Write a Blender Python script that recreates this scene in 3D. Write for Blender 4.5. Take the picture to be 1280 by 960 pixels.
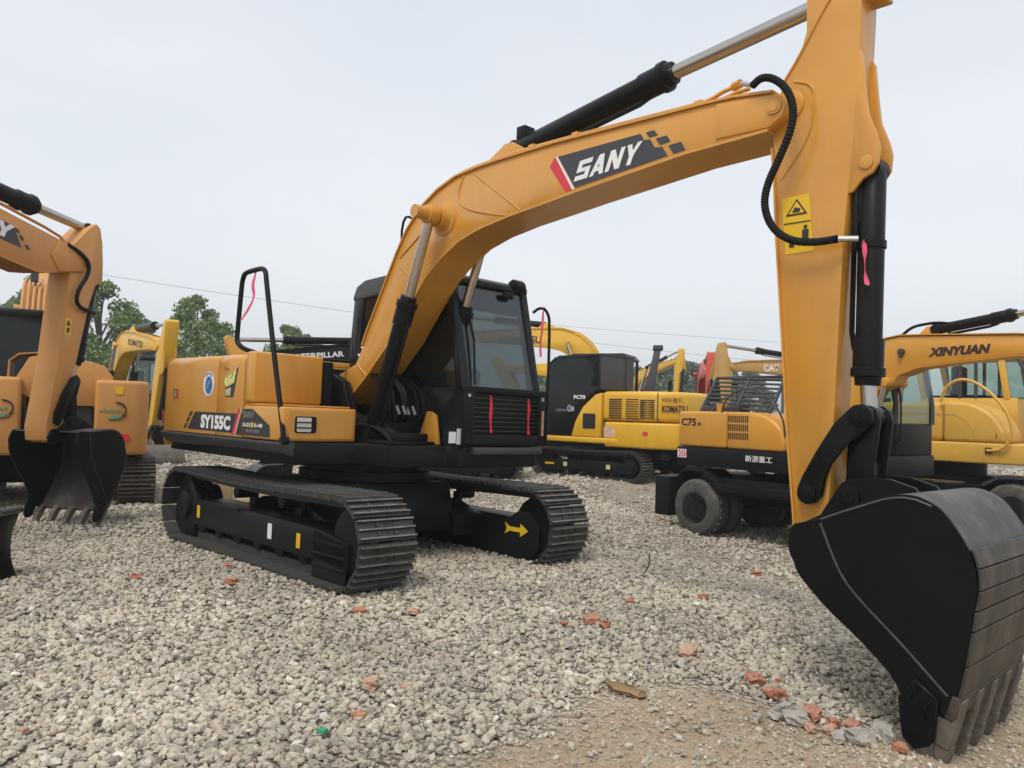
import bpy, bmesh, math, random
import numpy as np
from mathutils import Vector, Matrix, Euler
R = math.radians
for o in list(bpy.data.objects): bpy.data.objects.remove(o)
SC = bpy.context.scene
COL = SC.collection

# ------------------------------------------------------------------ camera
cam = bpy.data.cameras.new('camera'); camo = bpy.data.objects.new('camera', cam); COL.objects.link(camo)
PITCH, ROLL, CAMH = .0333, .025, 1.388
camo.matrix_world = Matrix.Translation((0, 0, CAMH)) @ Matrix.Rotation(math.pi/2 + PITCH, 4, 'X') @ Matrix.Rotation(ROLL, 4, 'Z')
cam.sensor_width = 36; cam.lens = 36*1000/1280.; cam.clip_start = .05; cam.clip_end = 3000
SC.camera = camo
# ------------------------------------------------------------------ overcast sky and soft sun
wd = bpy.data.worlds.new('World'); SC.world = wd; wd.use_nodes = True
nt = wd.node_tree; nt.nodes.clear(); N = nt.nodes.new; L = nt.links.new
SUN_EL, SUN_AZ = 58., 205.      # azimuth clockwise from +Y (camera looks along +Y)
sky = N('ShaderNodeTexSky'); sky.sky_type = 'NISHITA'; sky.sun_disc = False
sky.sun_elevation = R(SUN_EL); sky.sun_rotation = R(SUN_AZ); sky.dust_density = 4; sky.air_density = 1.2; sky.ozone_density = 1
hs = N('ShaderNodeHueSaturation'); hs.inputs['Saturation'].default_value = .3; L(sky.outputs[0], hs.inputs['Color'])
bgs = N('ShaderNodeBackground'); bgs.inputs[1].default_value = .05; L(hs.outputs[0], bgs.inputs[0])
tc = N('ShaderNodeTexCoord'); mp = N('ShaderNodeMapping'); mp.inputs['Scale'].default_value = (1, 1, 3.2); L(tc.outputs['Generated'], mp.inputs[0])
ns = N('ShaderNodeTexNoise'); ns.inputs['Scale'].default_value = 1.6; ns.inputs['Detail'].default_value = 5; ns.inputs['Roughness'].default_value = .5; L(mp.outputs[0], ns.inputs[0])
cr = N('ShaderNodeValToRGB'); L(ns.outputs[0], cr.inputs[0])
cr.color_ramp.elements[0].position = .3; cr.color_ramp.elements[0].color = (.68, .735, .815, 1)
cr.color_ramp.elements[1].position = .7; cr.color_ramp.elements[1].color = (.81, .835, .875, 1)
bgc = N('ShaderNodeBackground'); bgc.inputs[1].default_value = .725; L(cr.outputs[0], bgc.inputs[0])
mx = N('ShaderNodeAddShader'); L(bgs.outputs[0], mx.inputs[0]); L(bgc.outputs[0], mx.inputs[1])
wo = N('ShaderNodeOutputWorld'); L(mx.outputs[0], wo.inputs[0])
sl = bpy.data.lights.new('sun', 'SUN'); sl.energy = 1.5; sl.angle = R(18); sl.color = (1, .95, .86)
so = bpy.data.objects.new('sun', sl); COL.objects.link(so)
_a = R(SUN_AZ); _e = R(SUN_EL)
so.rotation_euler = Vector((math.sin(_a)*math.cos(_e), math.cos(_a)*math.cos(_e), math.sin(_e))).to_track_quat('Z', 'Y').to_euler()
SC.view_settings.view_transform = 'Standard'; SC.view_settings.look = 'None'
SC.view_settings.exposure = 0.2; SC.view_settings.gamma = 1
SC.cycles.max_bounces = 8; SC.cycles.use_denoising = True

# ------------------------------------------------------------------ materials
MATS = {}
def mat(name, col, rough=.5, metal=0., var=.12, scale=3., dust=0., dustcol=(.33, .29, .23), bump=0., coat=0., bscale=None, spec=.5, fine=0., streak=0., streakcol=(.20, .13, .06)):
    if name in MATS: return MATS[name]
    m = bpy.data.materials.new(name); m.use_nodes = True; t = m.node_tree; n = t.nodes; l = t.links.new
    b = n['Principled BSDF']; b.inputs['Metallic'].default_value = metal; b.inputs['Coat Weight'].default_value = coat
    b.inputs['Coat Roughness'].default_value = .15; b.inputs['Specular IOR Level'].default_value = spec
    c = n.new('ShaderNodeTexCoord'); nz = n.new('ShaderNodeTexNoise'); nz.inputs['Scale'].default_value = scale; nz.inputs['Detail'].default_value = 8; nz.inputs['Roughness'].default_value = .62
    l(c.outputs['Object'], nz.inputs[0])
    mr = n.new('ShaderNodeMapRange'); mr.inputs[1].default_value = .3; mr.inputs[2].default_value = .7; mr.inputs[3].default_value = 1-var; mr.inputs[4].default_value = 1+var; l(nz.outputs[0], mr.inputs[0])
    mu = n.new('ShaderNodeVectorMath'); mu.operation = 'SCALE'; mu.inputs[0].default_value = col[:3]; l(mr.outputs[0], mu.inputs['Scale'])
    out = mu.outputs[0]
    if streak > 0:      # rain-washed dirt streaks running down the panels
        mpn = n.new('ShaderNodeMapping'); mpn.inputs['Scale'].default_value = (4.5, 4.5, .8); l(c.outputs['Object'], mpn.inputs[0])
        n5 = n.new('ShaderNodeTexNoise'); n5.inputs['Scale'].default_value = 1.6; n5.inputs['Detail'].default_value = 7; n5.inputs['Roughness'].default_value = .65; l(mpn.outputs[0], n5.inputs[0])
        r5 = n.new('ShaderNodeMapRange'); r5.inputs[1].default_value = .48; r5.inputs[2].default_value = .75; r5.inputs[3].default_value = 0; r5.inputs[4].default_value = streak; l(n5.outputs[0], r5.inputs[0])
        n6 = n.new('ShaderNodeTexNoise'); n6.inputs['Scale'].default_value = 38; n6.inputs['Detail'].default_value = 3; l(c.outputs['Object'], n6.inputs[0])
        r6 = n.new('ShaderNodeMapRange'); r6.inputs[1].default_value = .66; r6.inputs[2].default_value = .72; r6.inputs[3].default_value = 0; r6.inputs[4].default_value = streak*.9; l(n6.outputs[0], r6.inputs[0])
        ad = n.new('ShaderNodeMath'); ad.operation = 'ADD'; ad.use_clamp = True; l(r5.outputs[0], ad.inputs[0]); l(r6.outputs[0], ad.inputs[1])
        m5 = n.new('ShaderNodeMix'); m5.data_type = 'RGBA'; l(ad.outputs[0], m5.inputs[0]); l(out, m5.inputs[6]); m5.inputs[7].default_value = (*streakcol, 1); out = m5.outputs[2]
    if dust > 0:
        n2 = n.new('ShaderNodeTexNoise'); n2.inputs['Scale'].default_value = scale*2.3; n2.inputs['Detail'].default_value = 10; n2.inputs['Roughness'].default_value = .7; l(c.outputs['Object'], n2.inputs[0])
        r2 = n.new('ShaderNodeMapRange'); r2.inputs[1].default_value = .42; r2.inputs[2].default_value = .72; r2.inputs[3].default_value = dust*.25; r2.inputs[4].default_value = dust; l(n2.outputs[0], r2.inputs[0])
        g = n.new('ShaderNodeNewGeometry'); sx = n.new('ShaderNodeSeparateXYZ'); l(g.outputs['True Normal'], sx.inputs[0])
        up = n.new('ShaderNodeMapRange'); up.inputs[1].default_value = -.2; up.inputs[2].default_value = 1; up.inputs[3].default_value = .45; up.inputs[4].default_value = 1.5; l(sx.outputs[2], up.inputs[0])
        mm = n.new('ShaderNodeMath'); mm.operation = 'MULTIPLY'; mm.use_clamp = True; l(r2.outputs[0], mm.inputs[0]); l(up.outputs[0], mm.inputs[1])
        mix = n.new('ShaderNodeMix'); mix.data_type = 'RGBA'; l(mm.outputs[0], mix.inputs[0]); l(out, mix.inputs[6]); mix.inputs[7].default_value = (*dustcol, 1)
        out = mix.outputs[2]
        rr = n.new('ShaderNodeMapRange'); rr.inputs[3].default_value = rough; rr.inputs[4].default_value = .9; l(mm.outputs[0], rr.inputs[0]); l(rr.outputs[0], b.inputs['Roughness'])
    else:
        rr = n.new('ShaderNodeMapRange'); rr.inputs[1].default_value = .3; rr.inputs[2].default_value = .7; rr.inputs[3].default_value = max(.03, rough*.8); rr.inputs[4].default_value = min(1, rough*1.25); l(nz.outputs[0], rr.inputs[0]); l(rr.outputs[0], b.inputs['Roughness'])
    l(out, b.inputs['Base Color'])
    if bump > 0:
        n3 = n.new('ShaderNodeTexNoise'); n3.inputs['Scale'].default_value = bscale or scale*6; n3.inputs['Detail'].default_value = 6; l(c.outputs['Object'], n3.inputs[0])
        bp = n.new('ShaderNodeBump'); bp.inputs['Strength'].default_value = bump; bp.inputs['Distance'].default_value = .02; l(n3.outputs[0], bp.inputs['Height']); l(bp.outputs[0], b.inputs['Normal'])
    MATS[name] = m; return m
ORANGE = mat('orange_paint', (.57, .262, .030), .30, var=.12, scale=1.1, streak=.17, dust=.16, dustcol=(.52, .35, .15), bump=.04, bscale=2.2, coat=.28)
ORANGE2 = mat('faded_orange_paint', (.54, .245, .06), .5, var=.10, scale=1.3, streak=.14, dust=.1, dustcol=(.45, .33, .2))
KYELLOW = mat('yellow_paint', (.70, .39, .016), .38, var=.09, scale=1.3, streak=.13, dust=.14, dustcol=(.5, .36, .14), coat=.1)
CORANGE = mat('amber_paint', (.60, .28, .03), .4, var=.09, scale=1.3, streak=.12, dust=.12, dustcol=(.5, .33, .14), coat=.1)
XYELLOW = mat('warm_yellow_paint', (.62, .355, .045), .42, var=.10, scale=1.1, streak=.13, dust=.2, dustcol=(.5, .36, .18))
TYELLOW = mat('tan_yellow_paint', (.48, .28, .07), .5, var=.12, scale=1.3, dust=.25)
RED = mat('red_paint', (.55, .07, .035), .45, var=.1, dust=.2)
BLACK = mat('black_paint', (.009, .010, .011), .34, var=.2, scale=2., dust=.04, dustcol=(.10, .09, .08), bump=.03, bscale=3, spec=.13)
GLOSSB = mat('gloss_black_paint', (.010, .011, .012), .22, var=.2, scale=2., coat=.2, spec=.13)
BUCK = mat('bucket_black_paint', (.005, .006, .006), .30, var=.25, scale=2.5, dust=.03, dustcol=(.06, .055, .05), bump=.03, bscale=5, spec=.13)
DGREY = mat('dark_grey_paint', (.035, .038, .042), .45, var=.15, scale=2., dust=.12, dustcol=(.14, .13, .12))
RUBBER = mat('black_rubber', (.009, .009, .009), .6, var=.2, scale=5, spec=.18)
TYRE = mat('dusty_tyre_rubber', (.035, .034, .032), .8, var=.2, scale=4, dust=.65, dustcol=(.22, .20, .17), bump=.1)
SHOE = mat('worn_track_steel', (.024, .023, .022), .45, metal=.1, var=.4, scale=9, dust=.42, dustcol=(.15, .138, .118), bump=.12, bscale=40)
WORNEDGE = mat('polished_grouser_edge', (.20, .19, .175), .42, metal=.5, var=.5, scale=14, dust=.4, dustcol=(.16, .145, .12))
SHOEB = mat('rusty_track_steel', (.05, .037, .03), .6, metal=.2, var=.4, scale=9, dust=.5, dustcol=(.17, .13, .10))
WORN = mat('dirty_worn_steel', (.030, .027, .024), .5, metal=.2, var=.6, scale=5, streak=.75, streakcol=(.16, .115, .085), dust=.42, dustcol=(.14, .12, .10), bump=.15, bscale=18)
TOOTH = mat('worn_tooth_steel', (.12, .105, .09), .55, metal=.35, var=.4, scale=8, dust=.5, dustcol=(.24, .19, .15), bump=.2, bscale=20)
DUSTIN = mat('dusty_bucket_inside', (.028, .026, .024), .7, var=.4, scale=5, dust=.7, dustcol=(.13, .11, .09), bump=.1)
CHROME = mat('chrome_rod', (.46, .435, .40), .20, metal=1., var=.05)
STEEL = mat('bright_steel', (.55, .55, .54), .35, metal=.9, var=.1)
WHITE = mat('white_decal', (.75, .75, .74), .5, var=.05)
DBLACK = mat('black_decal', (.018, .018, .02), .4, var=.1)
DGRAPH = mat('graphite_decal', (.035, .038, .045), .4, var=.08)
DRED = mat('red_decal', (.62, .03, .055), .45, var=.06)
DYEL = mat('yellow_decal', (.72, .45, .01), .5, var=.06)
DBLUE = mat('blue_decal', (.04, .10, .38), .5, var=.25, scale=20)
DGREEN = mat('green_decal', (.10, .30, .16), .5, var=.25, scale=20)
DGREY2 = mat('grey_decal', (.32, .33, .34), .5, var=.1)
DBROWN = mat('brown_lettering', (.035, .016, .014), .5, var=.1)
RIBBON = mat('red_ribbon_cloth', (.66, .02, .04), .6, var=.2, scale=12)
PINK = mat('pink_ribbon_cloth', (.75, .10, .17), .6, var=.2, scale=12)
LENS = mat('lamp_lens', (.55, .55, .52), .12, var=.1, scale=20)
SEATM = mat('cab_seat_cloth', (.03, .03, .034), .9)
WOODM = mat('weathered_wood', (.24, .15, .07), .8, var=.35, scale=6, bump=.2)
CARD = mat('tan_sheet', (.42, .29, .16), .85, var=.2, scale=4)
CONC = mat('concrete_block', (.36, .34, .31), .9, var=.2, scale=6, bump=.2)
SHELL = mat('dusty_black_painted_sheen', (.010, .010, .011), .48, var=.3, scale=3, dust=.5, dustcol=(.21, .205, .20), spec=.5, bump=.05, bscale=12)  # grey dust tint also paints the sky's sheen on the bucket top
BRICK2 = mat('pale_broken_brick', (.44, .24, .16), .9, var=.35, scale=14, dust=.6, dustcol=(.46, .36, .28), bump=.5, bscale=45)
BRICK = mat('broken_brick', (.36, .115, .06), .9, var=.45, scale=18, dust=.75, dustcol=(.44, .27, .19), bump=.5, bscale=45)
STONE = mat('pale_rubble_stone', (.37, .34, .30), .92, var=.3, scale=12, bump=.6, bscale=40)
HOSE_T = mat('amber_pipe', (.50, .24, .05), .45, var=.1)
BARK = mat('tree_bark', (.09, .07, .05), .9, var=.3, scale=6, bump=.3)
def glass(name, tint, gloss=.12):
    m = bpy.data.materials.new(name); m.use_nodes = True; t = m.node_tree; n = t.nodes; l = t.links.new; n.clear()
    tr = n.new('ShaderNodeBsdfTransparent'); tr.inputs[0].default_value = (*tint, 1)
    gl = n.new('ShaderNodeBsdfGlossy'); gl.inputs['Roughness'].default_value = .03; gl.inputs[0].default_value = (.9, .92, .95, 1)
    fr = n.new('ShaderNodeFresnel'); ge = n.new('ShaderNodeNewGeometry'); io = n.new('ShaderNodeMapRange'); io.inputs[3].default_value = 1.5; io.inputs[4].default_value = 1/1.5; l(ge.outputs['Backfacing'], io.inputs[0]); l(io.outputs[0], fr.inputs[0])
    ad = n.new('ShaderNodeMath'); ad.operation = 'ADD'; ad.use_clamp = True; ad.inputs[1].default_value = gloss; l(fr.outputs[0], ad.inputs[0])
    mx = n.new('ShaderNodeMixShader'); l(ad.outputs[0], mx.inputs[0]); l(tr.outputs[0], mx.inputs[1]); l(gl.outputs[0], mx.inputs[2])
    o = n.new('ShaderNodeOutputMaterial'); l(mx.outputs[0], o.inputs[0]); MATS[name] = m; return m
GLASS = glass('cab_glass', (.53, .58, .575), .025)
GLASSD = glass('dark_cab_glass', (.42, .46, .46), .0)
GLASSB = mat('black_tinted_glass', (.008, .012, .012), .06, var=.1, spec=.35)
GLASSG = glass('green_cab_glass', (.78, .85, .82), .01)

# ------------------------------------------------------------------ mesh building
class MB:
    def __init__(s): s.v = []; s.f = []
    def add(s, v, f):
        o = len(s.v); s.v += [tuple(map(float, p)) for p in v]; s.f += [tuple(i+o for i in q) for q in f]; return s
    def box(s, x0, x1, y0, y1, z0, z1):
        return s.add([(x, y, z) for z in (z0, z1) for y in (y0, y1) for x in (x0, x1)], [(0, 2, 3, 1), (4, 5, 7, 6), (0, 1, 5, 4), (2, 6, 7, 3), (0, 4, 6, 2), (1, 3, 7, 5)])
    def obox(s, c, size, rot):
        Rm = Euler(rot).to_matrix(); c = Vector(c); hx, hy, hz = [a/2 for a in size]
        return s.add([c + Rm @ Vector((x, y, z)) for z in (-hz, hz) for y in (-hy, hy) for x in (-hx, hx)], [(0, 2, 3, 1), (4, 5, 7, 6), (0, 1, 5, 4), (2, 6, 7, 3), (0, 4, 6, 2), (1, 3, 7, 5)])
    def prism(s, poly, a, b, axis=1):
        # polygon in the two other axes, extruded along axis from a to b
        n = len(poly)
        def P(p, t): 
            q = list(p); q.insert(axis, t); return q
        v = [P(p, a) for p in poly] + [P(p, b) for p in poly]
        return s.add(v, [tuple(range(n-1, -1, -1)), tuple(range(n, 2*n))] + [(i, (i+1) % n, (i+1) % n+n, i+n) for i in range(n)])
    def ribbon(s, path, a, b, th, axis=1, closed=False):
        # strip of thickness th (to the left of the path) along an open path, extruded along axis
        P = [Vector((p[0], p[1])) for p in path]; n = len(P); off = []
        for i in range(n):
            t = (P[min(i+1, n-1)] - P[max(i-1, 0)]).normalized(); off.append(P[i] + Vector((-t.y, t.x))*th)
        return s.prism([tuple(p) for p in P] + [tuple(p) for p in reversed(off)], a, b, axis)
    def tube(s, pts, r, n=8):
        P = [Vector(p) for p in pts]; m = len(P); rs = r if isinstance(r, (list, tuple)) else [r]*m
        v = []; f = []; u = None
        for i in range(m):
            t = (P[min(i+1, m-1)] - P[max(i-1, 0)]).normalized()
            if u is None: u = t.orthogonal().normalized()
            u = (u - t*u.dot(t)); u = u.normalized() if u.length > 1e-6 else t.orthogonal().normalized()
            w = t.cross(u)
            for k in range(n):
                a = 2*math.pi*k/n; v.append(P[i] + (u*math.cos(a) + w*math.sin(a))*rs[i])
        for i in range(m-1):
            for k in range(n): f.append((i*n+k, i*n+(k+1) % n, (i+1)*n+(k+1) % n, (i+1)*n+k))
        f += [tuple(range(n-1, -1, -1)), tuple(range((m-1)*n, m*n))]
        return s.add(v, f)
    def cyl(s, p0, p1, r, n=16, r1=None): return s.tube([p0, p1], [r, r if r1 is None else r1], n)
    def lathe(s, prof, p0, ax, n=20):
        # prof: (t along axis, radius)
        a = Vector(ax).normalized(); u = a.orthogonal().normalized(); w = a.cross(u); p0 = Vector(p0); v = []; f = []
        for t, r in prof:
            for k in range(n):
                c = 2*math.pi*k/n; v.append(p0 + a*t + (u*math.cos(c)+w*math.sin(c))*r)
        m = len(prof)
        for i in range(m-1):
            for k in range(n): f.append((i*n+k, i*n+(k+1) % n, (i+1)*n+(k+1) % n, (i+1)*n+k))
        f += [tuple(range(n-1, -1, -1)), tuple(range((m-1)*n, m*n))]
        return s.add(v, f)
    def mesh(s, name, bevel=0., segs=2, smooth=35):
        me = bpy.data.meshes.new(name); me.from_pydata(s.v, [], s.f)
        bm = bmesh.new(); bm.from_mesh(me)
        bmesh.ops.recalc_face_normals(bm, faces=bm.faces)
        if bevel > 0:
            es = [e for e in bm.edges if len(e.link_faces) == 2 and e.calc_face_angle(0) > R(28)]
            if es: bmesh.ops.bevel(bm, geom=es, offset=bevel, segments=segs, profile=.5, affect='EDGES', clamp_overlap=True)
        bm.to_mesh(me); bm.free()
        if smooth:
            me.shade_smooth(); me.set_sharp_from_angle(angle=R(smooth))
        return me
    def build(s, name, m, parent=None, bevel=0., segs=2, smooth=35, label=None):
        me = s.mesh(name, bevel, segs, smooth); me.materials.append(m)
        o = bpy.data.objects.new(name, me); COL.objects.link(o)
        if parent: o.parent = parent
        if label: o['label'] = label
        return o
def tag(o, label, cat=None, group=None, kind=None):
    o['label'] = label
    if cat: o['category'] = cat
    if group: o['group'] = group
    if kind: o['kind'] = kind
    return o
def thing(name, loc, yaw, label, cat, group=None, mr=0., mp_=0., scale=1.):
    o = bpy.data.objects.new(name, None); COL.objects.link(o)
    o.matrix_world = Matrix.Translation(loc) @ Matrix.Rotation(yaw, 4, 'Z') @ Matrix.Rotation(mp_, 4, 'Y') @ Matrix.Rotation(-mr, 4, 'X') @ Matrix.Scale(scale, 4)
    o.empty_display_size = .2
    return tag(o, label, cat, group)
def inst(me, name, parent, M):
    o = bpy.data.objects.new(name, me); COL.objects.link(o); o.parent = parent; o.matrix_local = M; return o
_tc = {}
def text_mesh(s, bold=0., shear=0.):
    k = (s, bold, shear)
    cu = bpy.data.curves.new('lettering', 'FONT'); cu.body = s; cu.size = 1; cu.offset = bold; cu.shear = shear; cu.resolution_u = 3; cu.extrude = .0; cu.fill_mode = 'FRONT'
    o = bpy.data.objects.new('lettering', cu); COL.objects.link(o)
    bpy.context.view_layer.update()
    me = bpy.data.meshes.new_from_object(o.evaluated_get(bpy.context.evaluated_depsgraph_get()))
    bpy.data.objects.remove(o); return me
def text(s, parent, m, org, right, up, w, h, bold=0., shear=0., name='lettering', slant=0.):
    me = text_mesh(s, bold, shear); n = len(me.vertices)
    co = np.empty(n*3, np.float32); me.vertices.foreach_get('co', co); co = co.reshape(-1, 3)
    lo = co.min(0); hi = co.max(0); uv = (co[:, :2]-lo[:2])/np.maximum(hi[:2]-lo[:2], 1e-6)
    r = np.array(Vector(right).normalized()); u = np.array(Vector(up).normalized())
    P = np.array(org) + np.outer(uv[:, 0]*w + uv[:, 1]*slant, r) + np.outer(uv[:, 1]*h, u)
    me.vertices.foreach_set('co', P.astype(np.float32).ravel()); me.update(); me.name = name; me.materials.clear(); me.materials.append(m)
    o = bpy.data.objects.new(name, me); COL.objects.link(o); o.parent = parent; return o
GLY = {'S': [[(0, 0), (1, 0), (1, .6), (.32, .6), (.32, .76), (1, .76), (1, 1), (0, 1), (0, .4), (.68, .4), (.68, .24), (0, .24)]],
       'A': [[(0, 0), (.29, 0), (.56, .76), (.56, 1), (.34, 1)], [(.44, 1), (.68, 1), (1, 0), (.71, 0), (.44, .76)], [(.25, .18), (.78, .18), (.72, .38), (.32, .38)]],
       'N': [[(0, 0), (.28, 0), (.28, .56), (.69, 0), (1, 0), (1, 1), (.72, 1), (.72, .44), (.31, 1), (0, 1)]],
       'Y': [[(.36, 0), (.65, 0), (.65, .42), (1, 1), (.69, 1), (.5, .66), (.31, 1), (0, 1), (.36, .42)]]}
def block_letters(s, parent, m, x, y, z, w, h, slope, slant):
    # heavy slanted capitals on a side panel facing -y, one object per letter
    lw = w/len(s); 
    for i, ch in enumerate(s):
        b = MB()
        for k, P in enumerate(GLY[ch]):
            Q = [(x+lw*(i+.88*u)+slant*v, z+slope*lw*(i+.88*u)+h*v) for u, v in P]; b.prism(Q, y-.0004*k, y-.0018-.0004*k)
        b.build('letter', m, parent, smooth=0)
def plate(poly, y, th, name, m, parent, axis=1, **k):
    return MB().prism(poly, y, y+th, axis).build(name, m, parent, **k)
def smoothpoly(pts, it=1):
    for _ in range(it):
        q = []
        n = len(pts)
        for i in range(n):
            a = pts[i]; b = pts[(i+1) % n]; q += [(a[0]*.75+b[0]*.25, a[1]*.75+b[1]*.25), (a[0]*.25+b[0]*.75, a[1]*.25+b[1]*.75)]
        pts = q
    return pts
def smoothpath(P, it=2):
    P = [Vector(p) for p in P]
    for _ in range(it):
        q = [P[0]]
        for a, b in zip(P, P[1:]): q += [a*.75+b*.25, a*.25+b*.75]
        q.append(P[-1]); P = q
    return P
def arc(cx, cz, r, a0, a1, n=6): return [(cx+r*math.cos(R(a0+(a1-a0)*i/n)), cz+r*math.sin(R(a0+(a1-a0)*i/n))) for i in range(n+1)]
def rrect(x0, x1, z0, z1, r, n=4): return arc(x1-r, z1-r, r, 0, 90, n)+arc(x0+r, z1-r, r, 90, 180, n)+arc(x0+r, z0+r, r, 180, 270, n)+arc(x1-r, z0+r, r, 270, 360, n)
def xf(pts, o, piv, ang, sc=1., to=None):
    # rotate profile points about piv by ang (counter-clockwise in x-z), move piv to 'to'
    c, s = math.cos(ang), math.sin(ang); to = to or piv
    return [(to[0]+sc*(c*(x-piv[0])-s*(z-piv[1])), to[1]+sc*(s*(x-piv[0])+c*(z-piv[1]))) for x, z in pts]
def cylinder(parent, name, p0, p1, p2, rb, rr, bm_=None, rod=None, eye=.06, yw=.06, flange=True):
    # hydraulic cylinder: barrel p0-p1 with gland, chrome rod p1-p2, eyes at both ends (pins along y)
    bm_ = bm_ or BLACK; p0, p1, p2 = Vector(p0), Vector(p1), Vector(p2); d = (p1-p0).normalized(); Lb = (p1-p0).length
    m = MB(); m.lathe([(0, rb*.7), (.03, rb), (Lb-.26 if flange else Lb-.04, rb)] + ([(Lb-.255, rb*1.16), (Lb-.10, rb*1.16), (Lb-.095, rb*1.3), (Lb-.05, rb*1.3), (Lb-.045, rb*1.02)] if flange else []) + [(Lb, rb*.95)], p0, d, 20)
    m.cyl((p0.x, p0.y-yw, p0.z), (p0.x, p0.y+yw, p0.z), eye, 16)
    # feed pipe along the barrel
    u = Vector((0, 1, 0)); sd = d.cross(u).normalized()*-1
    m.tube([p0+d*.12+sd*rb, p0+d*.15+sd*(rb*1.35), p0+d*(Lb-.3)+sd*(rb*1.35), p0+d*(Lb-.2)+sd*(rb*1.1)], .016, 6)
    b = m.build(name, bm_, parent, smooth=40)
    q = MB().cyl(p1-d*.05, p2, rr, 16).build('piston_rod', CHROME, b)
    MB().cyl((p2.x, p2.y-yw, p2.z), (p2.x, p2.y+yw, p2.z), eye, 16).build('rod_eye', rod or bm_, b, bevel=.008)
    return b
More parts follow.
